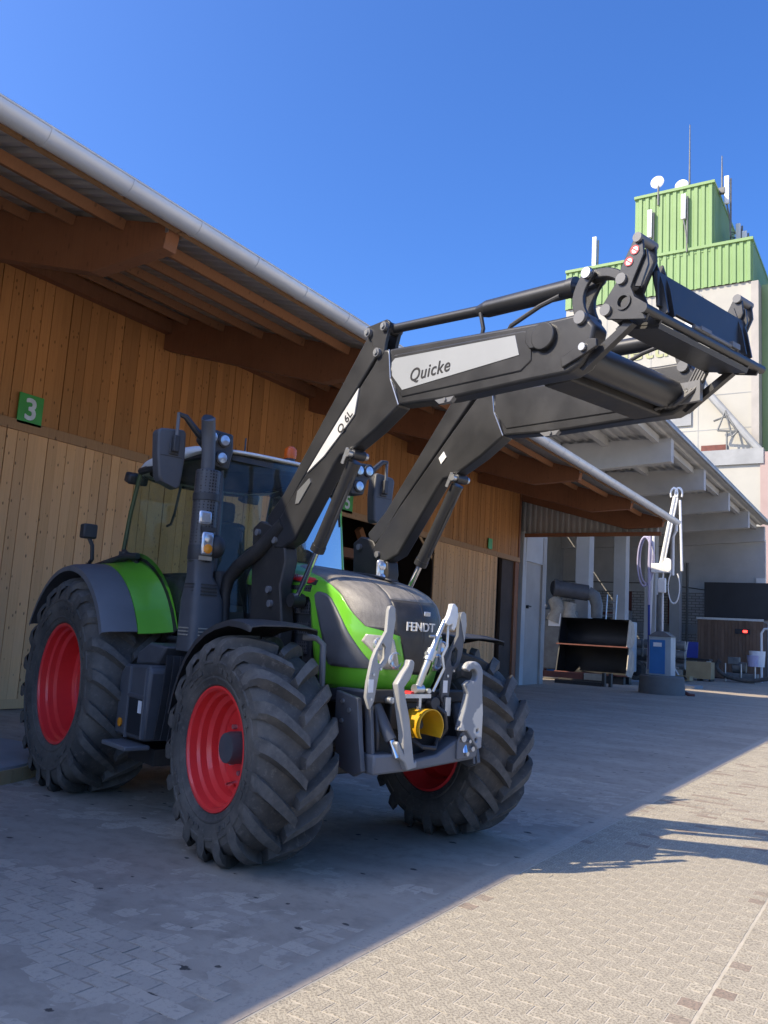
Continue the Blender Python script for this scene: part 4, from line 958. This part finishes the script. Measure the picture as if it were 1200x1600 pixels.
T(B().cyl((-1.9,.5,2.95),(-1.9,.5,3.055),.05,n=14),'beacon_foot',m_black); bc=T(B().lathe([(.055,3.055),(.062,3.09),(.058,3.15),(.03,3.175),(.001,3.177)],20,(-1.9,.5,0),'z'),'beacon',m_beacon)
T(B().cyl((-1.9,.0,2.98),(-1.9,.0,3.16),.008,n=6),'aerial',m_black)
# front work lamp clusters
for sd in (-1,1):
    hb=T(plate([(.60,2.95),(.84,2.965),(.86,2.86),(.80,2.81),(.76,2.67),(.62,2.66),(.59,2.80)] if sd>0 else [(-y,z) for y,z in [(.60,2.95),(.84,2.965),(.86,2.86),(.80,2.81),(.76,2.67),(.62,2.66),(.59,2.80)]],[],-1.20,-1.06,'yz'),'lamp_housing',m_black,bevel=.015)
    for y,z in ((.685,2.885),(.795,2.895),(.695,2.742)):
        T(B().lathe([(.056,-1.07),(.056,-1.04),(.046,-1.035)],24,(0,sd*y,z),'x'),'lamp_bezel',m_black,hb)
        T(B().lathe([(.047,-1.045),(.04,-1.036),(.001,-1.032)],24,(0,sd*y,z),'x'),'lamp_lens',m_lens,hb)
# mirrors
for sd in (-1,1):
    mp_=[(-1.20,2.875),(-1.175,2.905),(-.985,2.925),(-.965,2.90),(-.955,2.70),(-.975,2.475),(-1.0,2.452),(-1.14,2.50),(-1.16,2.53),(-1.185,2.70)]
    mp_=[(y*1 if sd<0 else -y,z) for y,z in mp_]
    mr=T(plate(mp_,[],-1.26,-1.15,'yz'),'mirror',m_gun,bevel=.022,seg=3)
    T(B().rng((-1.152,sd*1.02,2.71),(-1.135,sd*1.10,2.80)).rng((-1.145,sd*1.035,2.73),(-1.10,sd*1.085,2.86)),'mirror_clamp',m_black,mr,bevel=.01)
    T(B().cyl((-1.12,sd*1.06,2.82),(-1.12,sd*1.06,3.04),.014,n=8),'mirror_rod',m_gray,mr)
    T(B().tube([(-1.12,sd*1.06,3.03),(-1.12,sd*1.0,3.02),(-1.12,sd*.88,2.91),(-1.13,sd*.78,2.88)],[.018,.024,.03,.04],8),'mirror_arm',m_black,mr)
    T(B().rng((-1.153,sd*.985,2.695),(-1.148,sd*1.165,2.70)),'mirror_seam',m_dark,mr)
# exhaust stack on the right front corner
ex=T(B().tube([(-1.0,-.835,2.58),(-1.0,-.84,2.72),(-.995,-.855,2.86),(-.975,-.875,2.94),(-.94,-.90,3.0)],.053,20),'exhaust_pipe',m_gun)
T(B().tube([(-.943,-.899,2.998),(-.938,-.901,3.003)],.047,20),'exhaust_opening',m_navy,ex)
sh_=T(B().lathe([(.085,1.90),(.098,1.91),(.098,2.60),(.09,2.61),(.06,2.615)],32,(-1.0,-.825,0),'z'),'exhaust_shield',m_perf,smooth=.6)
T(B().lathe([(.10,2.37),(.104,2.375),(.104,2.425),(.10,2.43)],32,(-1.0,-.825,0),'z'),'shield_band',m_black,sh_)
T(B().lathe([(.10,1.92),(.103,1.93),(.103,2.02),(.10,2.03)],32,(-1.0,-.825,0),'z'),'shield_band',m_black,sh_)
T(B().box((-.895,-.875,2.235),(.035,.105,.10)),'square_lamp',m_lens,sh_,bevel=.018)
T(B().sph((-.93,-.745,2.03),(.07,.075,.09)),'lamp_back',m_black,sh_)
T(B().box((-.885,-.845,2.04),(.03,.095,.175)),'marker_lamp',m_lens,sh_,bevel=.035)
for z,mm in ((2.08,m_lens),(2.0,m_amber)): T(B().lathe([(.034,-.872),(.036,-.862),(.028,-.858),(.001,-.856)],18,(0,-.845,z),'x'),'marker_bulb',mm,sh_)
T(B().box((-.895,-.845,1.93),(.02,.10,.03)),'marker_plate',m_bucketside,sh_)
T(B().box((-.9,-.84,2.15),(.02,.12,.03)).box((-.89,-.88,2.13),(.02,.04,.03)),'lamp_bracket',m_black,sh_)
b=B(); P=[]
for z,hw,hd,cx,cy in ((1.24,.145,.14,-1.0,-.775),(1.40,.145,.14,-1.0,-.775),(1.62,.135,.13,-1.0,-.785),(1.72,.11,.11,-1.0,-.80),(1.80,.085,.085,-1.0,-.82),(1.91,.085,.085,-1.0,-.825)):
    P.append([(cx+hd*(abs(cos(a))**.5)*(1 if cos(a)>0 else -1),cy+hw*(abs(sin(a))**.5)*(1 if sin(a)>0 else -1),z) for a in np.linspace(0,2*pi,33)[:-1]])
b.grid(P,True); eb=T(b,'exhaust_housing',m_gun,smooth=.7)
for z in (1.36,1.385,1.41,1.66,1.685,1.71,1.735): T(B().box((-.99,-.92 if z<1.5 else -.905,z),(.14,.012,.009)).box((-.857 if z<1.5 else -.875,-.80,z),(.012,.13,.009)),'housing_slot',m_letter_dark if z>1.5 else m_bucketside,eb)
T(B().tube([(-1.05,-.66,1.25),(-1.0,-.63,1.6),(-1.02,-.64,1.85)],.06,10),'intake_duct',m_black)
T(B().tube([(-1.22,-.72,2.14),(-1.19,-.80,2.13),(-1.18,-.815,2.05),(-1.17,-.815,1.93),(-1.18,-.80,1.86),(-1.21,-.70,1.85)],.017,8),'grab_handle',m_green)
# ---- step / tank box on the right, tank on the left
tk=T(B().prism([(-1.72,.56),(-1.20,.56),(-1.17,1.08),(-1.22,1.12),(-1.62,1.10),(-1.70,1.03)],-1.06,-.52),'tank_box',m_gun,bevel=.025)
T(B().rng((-1.47,-1.068,.60),(-1.22,-1.03,.86)),'step_recess',m_navy,tk); T(B().rng((-1.50,-1.075,.86),(-1.20,-1.04,.895)),'step_lip',m_gun,tk,bevel=.008)
T(B().rng((-1.50,-1.075,.88),(-1.478,-1.05,1.09)).rng((-1.222,-1.075,.58),(-1.20,-1.05,1.09)).rng((-1.50,-1.075,.56),(-1.478,-1.05,.87)),'box_rib',m_gray,tk)
T(B().rng((-1.60,-1.20,.50),(-1.18,-1.0,.535)),'step_plate',m_gray,tk,bevel=.01)
T(B().rng((-1.30,-1.073,.76),(-1.245,-1.067,.85)),'label_plate',m_white,tk)
T(B().lathe([(.032,0),(.034,-.012),(.02,-.016),(.001,-.016)],18,(-1.60,-1.062,.66),'y'),'amber_reflector',m_amber,tk)
T(B().prism([(-1.62,1.10),(-1.25,1.12),(-1.12,1.26),(-1.4,1.28),(-1.60,1.2)],-.98,-.6),'box_top',m_gun,bevel=.02)
b=B()
for k in range(5):
    b.sheet([[(-1.15+.05*k+.16*sin(t)*.6,y,.58+.62*t/1.5) for t in np.linspace(0,1.5,8)] for y in (-1.0+.03*k,-.6)],(.012,0,0))
T(b,'ribbed_panel',m_black,smooth=.8)
T(B().rng((-1.75,.5,.5),(-1.0,1.0,1.1)),'left_tank',m_gun,bevel=.06)
T(B().rng((-1.65,-.95,.38),(-1.2,-.5,.5)).cyl((-1.9,-.62,.45),(-1.0,-.62,.4),.06),'under_frame',m_dark)
# ---- front loader
ARM=.49; HT=.06
boom=[(.742,3.268),(1.905,3.145),(2.085,3.128),(2.255,3.120),(2.325,3.03),(2.300,2.915),(2.245,2.845),(2.165,2.815),(1.9,2.825),(1.30,2.836),(.865,2.872)]
lower=[(.742,3.268),(.66,3.285),(.585,3.19),(.30,2.925),(-.21,2.437),(-.50,2.135),(-.51,2.075),(-.44,2.02),(-.33,2.015),(-.18,2.07),(.235,2.575),(.285,2.625),(.37,2.633),(.49,2.68),(.655,2.752),(.865,2.872)]
bar=[(.50,3.415),(.57,3.40),(.588,3.245),(-.17,2.485),(-.375,2.24),(-.47,2.17),(-.555,2.215),(-.575,2.26),(-.375,2.42)]
for sd in (-1,1):
    yc=sd*ARM; o_=yc-HT
    arm=T(B().prism(boom,yc-HT,yc+HT),'loader_arm',m_loader,bevel=.018,seg=3)
    T(B().prism(lower,yc-HT*.93,yc+HT*.93),'lower_arm',m_loader,arm,bevel=.016,seg=3)
    # raised side flank of the boom
    T(plate([(.80,3.215),(.775,3.06),(.90,2.915),(1.86,2.885),(1.93,2.93),(1.93,3.095),(1.86,3.115)],[],yc-HT-.006,yc-HT+.01),'boom_flank',m_loader,arm,bevel=.01)
    if sd<0:
        lp=T(plate([(.79,3.165),(.82,3.185),(1.815,3.098),(1.848,2.980),(.905,2.962),(.80,3.075)],[],yc-HT-.0095,yc-HT-.004),'label_panel',m_label,arm)
        text('Quicke','lettering',m_letter_dark,arm,frame((1.145,yc-HT-.0105,3.035),(1,0,.0),(0,0,1)),.113,.001,.0012,shear=.18,space=1.08)
        T(plate([(.46,3.058),(.43,2.885),(.33,2.80),(.12,2.64),(-.07,2.543),(.10,2.715),(.30,2.91)],[],yc-HT-.0065,yc-HT+.002),'label_panel',m_letter_light,arm)
        text('Q 6L','lettering',m_letter_dark,arm,frame((.335,yc-HT-.0075,2.845),(.72,0,.70),(-.70,0,.72)),.085,.001,.001)
        T(plate([(-.175,2.42),(-.04,2.50),(-.02,2.47),(-.15,2.33),(-.19,2.33)],[],yc-HT-.004,yc-HT+.002),'arm_trim',m_zinc,arm)
    else:
        T(plate([(.235,2.79),(.285,2.835),(.315,2.79),(.262,2.742)],[],yc-HT-.0035,yc-HT+.002),'label_panel',m_white,arm)
    T(B().prism(bar,yc-HT*.8,yc+HT*.8),'leveling_bar',m_loader,bevel=.01)
    # knee bracket with pins
    kb_=T(B().prism([(.47,3.44),(.50,3.475),(.70,3.48),(.735,3.45),(.70,3.33),(.69,3.25),(.64,3.22),(.59,3.25),(.56,3.36)],yc-HT*.98,yc-HT*.55).prism([(.47,3.44),(.50,3.475),(.70,3.48),(.735,3.45),(.70,3.33),(.69,3.25),(.64,3.22),(.59,3.25),(.56,3.36)],yc+HT*.55,yc+HT*.98),'knee_plate',m_loader,bevel=.004)
    for x,z in ((.53,3.425),(.692,3.43),(.636,3.265)):
        T(B().cyl((x,yc-HT-.022,z),(x,yc+HT+.01,z),.03,n=18),'pin',m_gray,kb_); T(B().cyl((x,yc-HT-.032,z),(x,yc-HT-.02,z),.017,n=8),'pin_head',m_zinc,kb_)
    # lift cylinder
    A_=Vector((.412,yc,2.62)); E_=Vector((-.30,yc+.02,1.50)); d=(E_-A_).normalized()
    lc=T(B().cyl(A_+d*.05,A_+d*.735,.047,n=24).cyl(A_+d*.70,A_+d*.745,.052,n=24).cyl(A_-Vector((0,.05,0)),A_+Vector((0,.05,0)),.035),'lift_cylinder',m_loader)
    T(B().cyl(A_+d*.74,A_+d*1.20,.022,n=18),'rod',m_chrome,lc); T(B().cyl(A_+d*1.15-Vector((0,.05,0)),A_+d*1.15+Vector((0,.05,0)),.05),'rod_eye',m_loader,lc)
    T(B().cyl(A_-Vector((0,HT+.03,0)),A_+Vector((0,HT+.02,0)),.024,n=14).cyl((.34,yc-HT-.01,2.56),(.39,yc-HT-.01,2.66),.012,n=8),'lift_pin',m_zinc,lc)
    T(B().tube([A_+d*.1+Vector((.05,0,.02)),A_+d*.3+Vector((.062,0,0)),A_+d*.68+Vector((.055,0,0))],.012,8),'oil_pipe',m_black,lc)
    # mast
    T(B().prism([(-.76,2.19),(-.66,2.24),(-.50,2.20),(-.40,2.06),(-.30,2.02),(-.28,1.92),(-.33,1.75),(-.27,1.50),(-.30,1.15),(-.74,1.15),(-.70,1.55)],yc-.05,yc+.06),'loader_mast',m_dark,bevel=.012)
    for x,z in ((-.66,2.15),(-.42,2.08),(-.45,1.72),(-.42,1.62)): T(B().cyl((x,yc-.075,z),(x,yc+.07,z),.026,n=14),'mast_pin',m_gray)
    if sd<0: T(B().tube([(-.36,yc-.02,2.20),(-.60,yc-.06,2.02),(-.82,yc-.10,1.90),(-.93,yc-.12,1.80),(-.955,yc-.13,1.68),(-.93,yc-.13,1.45)],[.062,.06,.055,.05,.045,.04],12),'hose_guard',m_dark)
    # tilt cylinder on top
    p0=Vector((.692,yc,3.43)); p1=Vector((1.492,yc,3.347)); p2=Vector((2.165,yc,3.297)); p3=Vector((2.272,yc,3.319))
    tc=T(B().cyl(p0,p1,.031,n=20).cyl(p1-Vector((.02,0,0)),p1+Vector((.05,0,-.004)),.034,.05,n=20).cyl(p1+Vector((.05,0,-.004)),p2,.05,n=24).cyl(p2-Vector((.04,0,-.003)),p2,.054,n=24).cyl(p0-Vector((0,.05,0)),p0+Vector((0,.05,0)),.04),'tilt_cylinder',m_loader)
    T(B().cyl(p2,p3,.018,n=16),'rod',m_chrome,tc)
    T(B().tube([p1+Vector((.02,-.03,-.03)),(1.53,yc-.02,3.22),(1.50,yc-.01,3.14)],.012,8).tube([(2.08,yc-.03,3.26),(1.95,yc-.03,3.24),(1.75,yc-.03,3.18),(1.70,yc-.02,3.13)],.013,8),'oil_hose',m_black,tc)
    # boss on the boom end
    T(B().cyl((2.016,yc-HT-.028,3.042),(2.016,yc-HT+.01,3.042),.075,n=32).prism([(1.90,3.11),(2.02,3.118),(2.05,3.05),(2.02,2.985),(1.93,2.99),(1.90,3.03)],yc-HT-.024,yc-HT),'pivot_boss',m_loader,arm,bevel=.006)
    # rocker link and upper link
    def banana(a,c,bow,w):
        a=Vector(a); c=Vector(c); n_=(c-a); pe=Vector((-n_.y,n_.x)).normalized(); L=[];Rr=[]
        for t in np.linspace(0,1,9):
            m=a+n_*t+pe*bow*sin(pi*t); ww=w*(1-.18*sin(pi*t)); L.append(m+pe*ww); Rr.append(m-pe*ww)
        e=n_.normalized()
        return [tuple(q) for q in L]+[tuple(c+e*w*.9)]+[tuple(q) for q in Rr[::-1]]+[tuple(a-e*w*.9)]
    for dy in (-.055,.035): rl=T(B().prism(banana((2.243,3.088),(2.272,3.319),.045,.042),yc+dy,yc+dy+.022),'rocker_link',m_loader,bevel=.004)
    T(B().cyl((2.272,yc-.075,3.319),(2.272,yc+.07,3.319),.028,n=16),'link_pin',m_zinc,rl); T(B().cyl((2.243,yc-.08,3.088),(2.243,yc+.07,3.088),.034,n=18),'link_pin',m_gray,rl)
    T(B().prism(banana((2.272,3.319),(2.48,3.224),.03,.032),yc-.03,yc+.03),'upper_link',m_loader,bevel=.008)
    T(B().tube([(-.10,yc+HT+.012,2.50),(.30,yc+HT+.012,2.86),(.62,yc+HT+.012,3.12),(.95,yc+HT+.012,3.12),(2.0,yc+HT+.012,3.03)],.011,8).tube([(-.06,yc+HT+.012,2.46),(.33,yc+HT+.012,2.81),(.66,yc+HT+.012,3.07),(.95,yc+HT+.012,3.08),(2.0,yc+HT+.012,2.99)],.011,8),'oil_pipe',m_zinc,arm)
    for x,z in ((.05,2.64),(.50,3.04),(1.2,3.08),(1.7,3.03)): T(B().box((x,yc+HT+.012,z),(.05,.026,.09)),'pipe_clamp',m_black,arm)
    for q in (((.745,3.262),(.775,3.06)),((.775,3.06),(.868,2.876))): T(B().cyl((q[0][0],yc-HT-.001,q[0][1]),(q[1][0],yc-HT-.001,q[1][1]),.0045,n=6),'weld_seam',m_zinc,arm)
    # carrier bracket plates
    bp=[(2.543,3.417),(2.555,3.431),(2.568,3.433),(2.588,3.411),(2.597,3.321),(2.541,3.206),(2.528,3.173),(2.549,3.118),(2.593,3.083),(2.618,3.062),(2.637,3.031),(2.614,2.988),(2.477,3.020),(2.395,3.042),(2.357,3.087),(2.362,3.114),(2.442,3.213),(2.471,3.287)]
    br=T(plate(bp,[circ(2.490,3.107,.030)],yc-.062,yc-.047),'carrier_bracket',m_loader,bevel=.003); T(plate(bp,[circ(2.490,3.107,.030)],yc+.047,yc+.062),'carrier_bracket',m_loader,bevel=.003)
    T(B().lathe([(.030,-.07),(.042,-.07),(.042,-.04),(.030,-.04)],24,(2.490,yc,3.107),'y',True),'bracket_bush',m_loader,br)
    T(B().prism([(2.53,3.33),(2.60,3.35),(2.61,3.27),(2.57,3.17),(2.535,3.18)],yc-.045,yc-.03),'inner_gusset',m_loader,br)
    for x,z,r in ((2.568,3.408,.024),(2.48,3.224,.028),(2.394,3.087,.03)): T(B().cyl((x,yc-.078,z),(x,yc+.075,z),r,n=18),'bracket_pin',m_gray,br)
    for x,z in ((2.55,3.352),(2.518,3.302)) if sd<0 else ():
        T(B().cyl((x,yc-.0655,z),(x,yc-.062,z),.023,n=24),'warning_sticker',m_sticker,br)
        T(B().lathe([(.018,-.0675),(.023,-.0675),(.023,-.0655),(.018,-.0655)],24,(x,yc,z),'y',True).box((x,yc-.067,z),(.034,.001,.005),Matrix.Rotation(.7,3,'Y')),'sticker_ring',m_redlens,br)
    # lower lugs joining the boom
    T(B().prism([(2.13,2.90),(2.30,2.965),(2.345,2.955),(2.35,2.915),(2.30,2.895),(2.14,2.845)],yc-.075,yc-.058),'end_lug',m_loader,arm,bevel=.004)
    T(B().cyl((2.27,yc-.09,2.925),(2.27,yc+.07,2.925),.02,n=14),'end_pin',m_zinc,arm)
    T(B().prism([(2.20,2.85),(2.50,3.03),(2.52,3.0),(2.24,2.82)],yc-.03,yc+.01),'tilt_lever',m_loader,arm)
    T(B().prism([(1.20,2.845),(1.36,2.842),(1.33,2.815),(1.24,2.815)],yc-HT-.004,yc-HT+.03).cyl((1.29,yc-HT-.014,2.832),(1.29,yc,2.832),.011),'grease_tab',m_gray,arm)
# cross members of the loader
T(B().cyl((2.165,-.44,2.93),(2.165,.46,2.93),.088,n=40),'torque_tube',m_loader)
T(B().rng((1.92,-.43,2.82),(2.10,.43,2.90)),'cross_brace',m_dark,bevel=.01)
car=T(B().cyl((2.616,-.585,3.034),(2.616,.60,3.034),.024,n=20),'carrier_tube',m_loader)
b=B(); b.box((2.592,.02,3.185),(.018,.90,.185),Matrix.Rotation(radians(-4),3,'Y')); T(b,'carrier_plate',m_loader,car,bevel=.004)
T(B().prism([(2.37,3.03),(2.61,2.975),(2.62,3.0),(2.40,3.05)],-.44,.44),'carrier_floor',m_loader,car)
for y in (-.40,-.34,.38,.44): T(B().prism([(2.54,3.33),(2.57,3.34),(2.615,3.20),(2.64,3.06),(2.60,3.05),(2.57,3.18)],y-.006,y+.006),'carrier_rib',m_loader,car)
T(B().cyl((2.63,-.15,3.065),(2.63,.22,3.065),.011,n=8).box((2.635,-.05,3.07),(.02,.10,.02)).box((2.635,.26,3.075),(.02,.08,.03)),'lock_rod',m_gray,car)
b=B()
for k in range(5): b.tube([(2.10+.03*k,.36,2.84),(2.20+.03*k,.40,2.88+.01*k),(2.28+.02*k,.43,2.98),(2.33+.02*k,.44,3.08),(2.38,.45,3.14-.02*k)],.012,8)
T(b,'hose_bundle',m_black)
T(B().rng((2.2,.40,2.86),(2.36,.43,2.98)),'hose_plate',m_gray)
# lamps on the left mast
ml=T(B().box((-.28,.35,1.93),(.04,.07,.19)),'marker_lamp',m_lens,bevel=.03); 
for z,mm in ((1.975,m_lens),(1.885,m_lens)): T(B().lathe([(.03,-.262),(.032,-.25),(.024,-.246),(.001,-.244)],18,(0,.35,z),'x'),'marker_bulb',mm,ml)
# ---- front three-point linkage
k5=lambda pts,X,dy=0: [(y+dy,z) for y,z in pts]
# outlines measured in the y-z plane of the linkage
bladeR=[(-.395,1.600),(-.385,1.628),(-.362,1.635),(-.340,1.620),(-.330,1.545),(-.355,1.350),(-.385,1.270),(-.440,1.222),(-.465,1.07),(-.470,1.035),(-.50,.985),(-.535,1.06),(-.53,1.15),(-.505,1.285),(-.48,1.345),(-.40,1.47)]
hole=[(-.455,1.365),(-.425,1.395),(-.40,1.37),(-.405,1.30),(-.43,1.262),(-.455,1.27),(-.465,1.31)]
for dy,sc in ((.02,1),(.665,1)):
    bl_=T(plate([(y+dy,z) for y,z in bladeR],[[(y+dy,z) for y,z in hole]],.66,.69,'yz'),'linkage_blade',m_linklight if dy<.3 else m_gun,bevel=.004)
    for y,z in ((-.435,1.235),(-.50,1.05),(-.49,1.20)): T(B().cyl((.65,y+dy,z),(.698,y+dy,z),.009,n=8),'bolt',m_zinc,bl_)
    T(B().rng((.689,-.525+dy,1.09),(.692,-.485+dy,1.17)),'blade_label',m_white,bl_)
armR=[(-.262,1.30),(-.235,1.302),(-.218,1.285),(-.222,1.245),(-.245,1.185),(-.295,1.13),(-.275,1.06),(-.235,.94),(-.178,.67),(-.158,.685),(-.155,.64),(-.235,.625),(-.265,.68),(-.30,.70),(-.335,.79),(-.318,.805),(-.272,.735),(-.285,.86),(-.325,1.02),(-.355,1.15),(-.31,1.215),(-.27,1.265)]
T(plate(armR,[],.735,.79,'yz'),'linkage_arm',m_linklight,bevel=.008)
armL=[(.330+.088*cos(t),1.222+.084*sin(t)) for t in np.linspace(radians(158),radians(-8),12)]+[(.418,1.12),(.435,.965),(.432,.735),(.395,.727),(.285,.85),(.215,.852),(.262,1.0),(.285,1.09),(.262,1.15)]+[(.322+.040*cos(t),1.215+.040*sin(t)) for t in np.linspace(radians(-115),radians(150),11)]
T(plate(armL,[circ(.375,.79,.012,10),circ(.385,.85,.012,10)],.735,.79,'yz'),'linkage_arm',m_link,bevel=.008)
T(B().prism([(-.47,.60),(-.15,.61),(.40,.655),(.44,.68),(.43,.76),(.36,.79),(.27,.80),(.20,.77),(.06,.70),(-.12,.68),(-.30,.72),(-.47,.72)],.60,.745,'yz'),'linkage_crossbeam',m_gray,bevel=.015)
ep=T(B().prism([(.23,.665),(.41,.675),(.425,.76),(.38,.83),(.28,.855),(.23,.78)],.745,.762,'yz'),'linkage_end_plate',m_gray,bevel=.005)
for y,z,r in ((.27,.80,.022),(.36,.73,.016),(.31,.70,.014),(.33,.78,.012)): T(B().cyl((.76,y,z),(.782,y,z),r,n=14),'bolt',m_zinc,ep)
for sd in (-1,1):
    sp_=T(B().prism([(.40,1.08),(.62,1.05),(.66,.80),(.70,.62),(.62,.58),(.45,.62),(.40,.85)],sd*.51-.018,sd*.51+.018),'side_plate',m_gun,bevel=.006)
    for x,z in ((.48,1.02),(.55,.97),(.48,.90)): T(B().cyl((x,sd*.51-.03,z),(x,sd*.51+.03,z),.014,n=8),'bolt',m_zinc,sp_)
    T(B().prism([(.60,1.06),(.66,1.04),(.72,.62),(.66,.60)],sd*.445-.012,sd*.445+.012),'link_plate',m_gun,bevel=.004)
    hc=T(B().cyl((.60,sd*.36,1.0),(.72,sd*.32,.80),.038,n=18),'linkage_cylinder',m_gun); T(B().cyl((.72,sd*.32,.80),(.76,sd*.30,.70),.024,n=14),'rod',m_chrome,hc)
T(B().rng((.55,-.42,1.02),(.64,.42,1.10)).rng((.55,-.25,.85),(.62,.25,1.03)),'linkage_frame',m_dark,bevel=.01)
# top link with hook
tlp=[(.70,-.10,1.115),(.72,-.075,1.22),(.735,-.035,1.335),(.745,.01,1.45),(.75,.065,1.565)]
tl=T(B().tube(tlp,[.022,.022,.024,.017,.015],12).cyl((.733,-.05,1.30),(.737,-.02,1.37),.034,n=14).cyl((.70,-.13,1.115),(.70,-.06,1.115),.03),'top_link',m_zinc)
T(plate([(.05,1.545),(.085,1.60),(.10,1.645),(.105,1.675),(.13,1.68),(.16,1.655),(.17,1.60),(.155,1.53),(.135,1.50),(.115,1.51),(.12,1.545),(.085,1.53)],[],.735,.775,'yz'),'hook',m_letter_light,tl,bevel=.006)
T(B().cyl((.745,-.06,1.455),(.745,.045,1.46),.008,n=8).tube([(.75,.10,1.53),(.75,.10,1.40),(.74,.07,1.33),(.74,.09,1.25),(.72,.02,1.1)],.009,6).cyl((.735,-.075,1.345),(.735,.02,1.33),.014,n=8),'handle',m_zinc,tl)
# pto shaft and yellow guard
P=[[(x,-.055+r*sin(t),.885+r*cos(t)*1.02) for t in np.linspace(-2.25,2.25,28)] for x,r in ((.60,.098),(.72,.105),(.80,.11))]
b=B(); b.sheet(P,lambda a:Vector((0,-(a.y+.055),-(a.z-.885))).normalized()*.007); pg=T(b,'pto_guard',m_yellow,smooth=.9)
T(B().lathe([(.10,.602),(.001,.60)],28,(0,-.055,.885),'x'),'guard_back',m_yellow,pg)
T(B().cyl((.60,-.055,.885),(.70,-.055,.885),.024,n=12).cyl((.60,-.055,.885),(.64,-.055,.885),.04,n=14),'pto_shaft',m_dark,pg)
# couplings and small hardware at the nose
for x,y,z,r,mm in ((.66,.08,1.02,.042,m_black),(.66,.16,1.05,.03,m_black),(.66,.20,.98,.03,m_black),(.66,-.22,1.06,.02,m_zinc),(.66,-.30,1.04,.022,m_zinc),(.67,-.14,1.08,.02,m_redlens),(.66,.02,1.10,.018,m_zinc)):
    T(B().cyl((x-.04,y,z),(x+.03,y,z),r,n=16),'coupling',mm,bevel=.004)
T(B().tube([(.66,.08,1.02),(.72,.14,.96),(.70,.18,.86),(.66,.15,.78)],.014,8),'hose',m_black)
T(B().tube([(.64,-.1,.80),(.72,-.05,.75),(.72,.06,.74),(.66,.14,.80)],.016,8),'hose',m_black); T(B().tube([(.62,-.38,.98),(.68,-.40,.85),(.66,-.38,.74)],.014,8),'hose',m_black)
T(B().box((.70,-.10,1.07),(.03,.22,.025)).box((.70,-.08,.99),(.02,.022,.14)),'bracket',m_zinc); T(B().box((.69,.18,1.0),(.03,.05,.12)),'bracket',m_zinc)
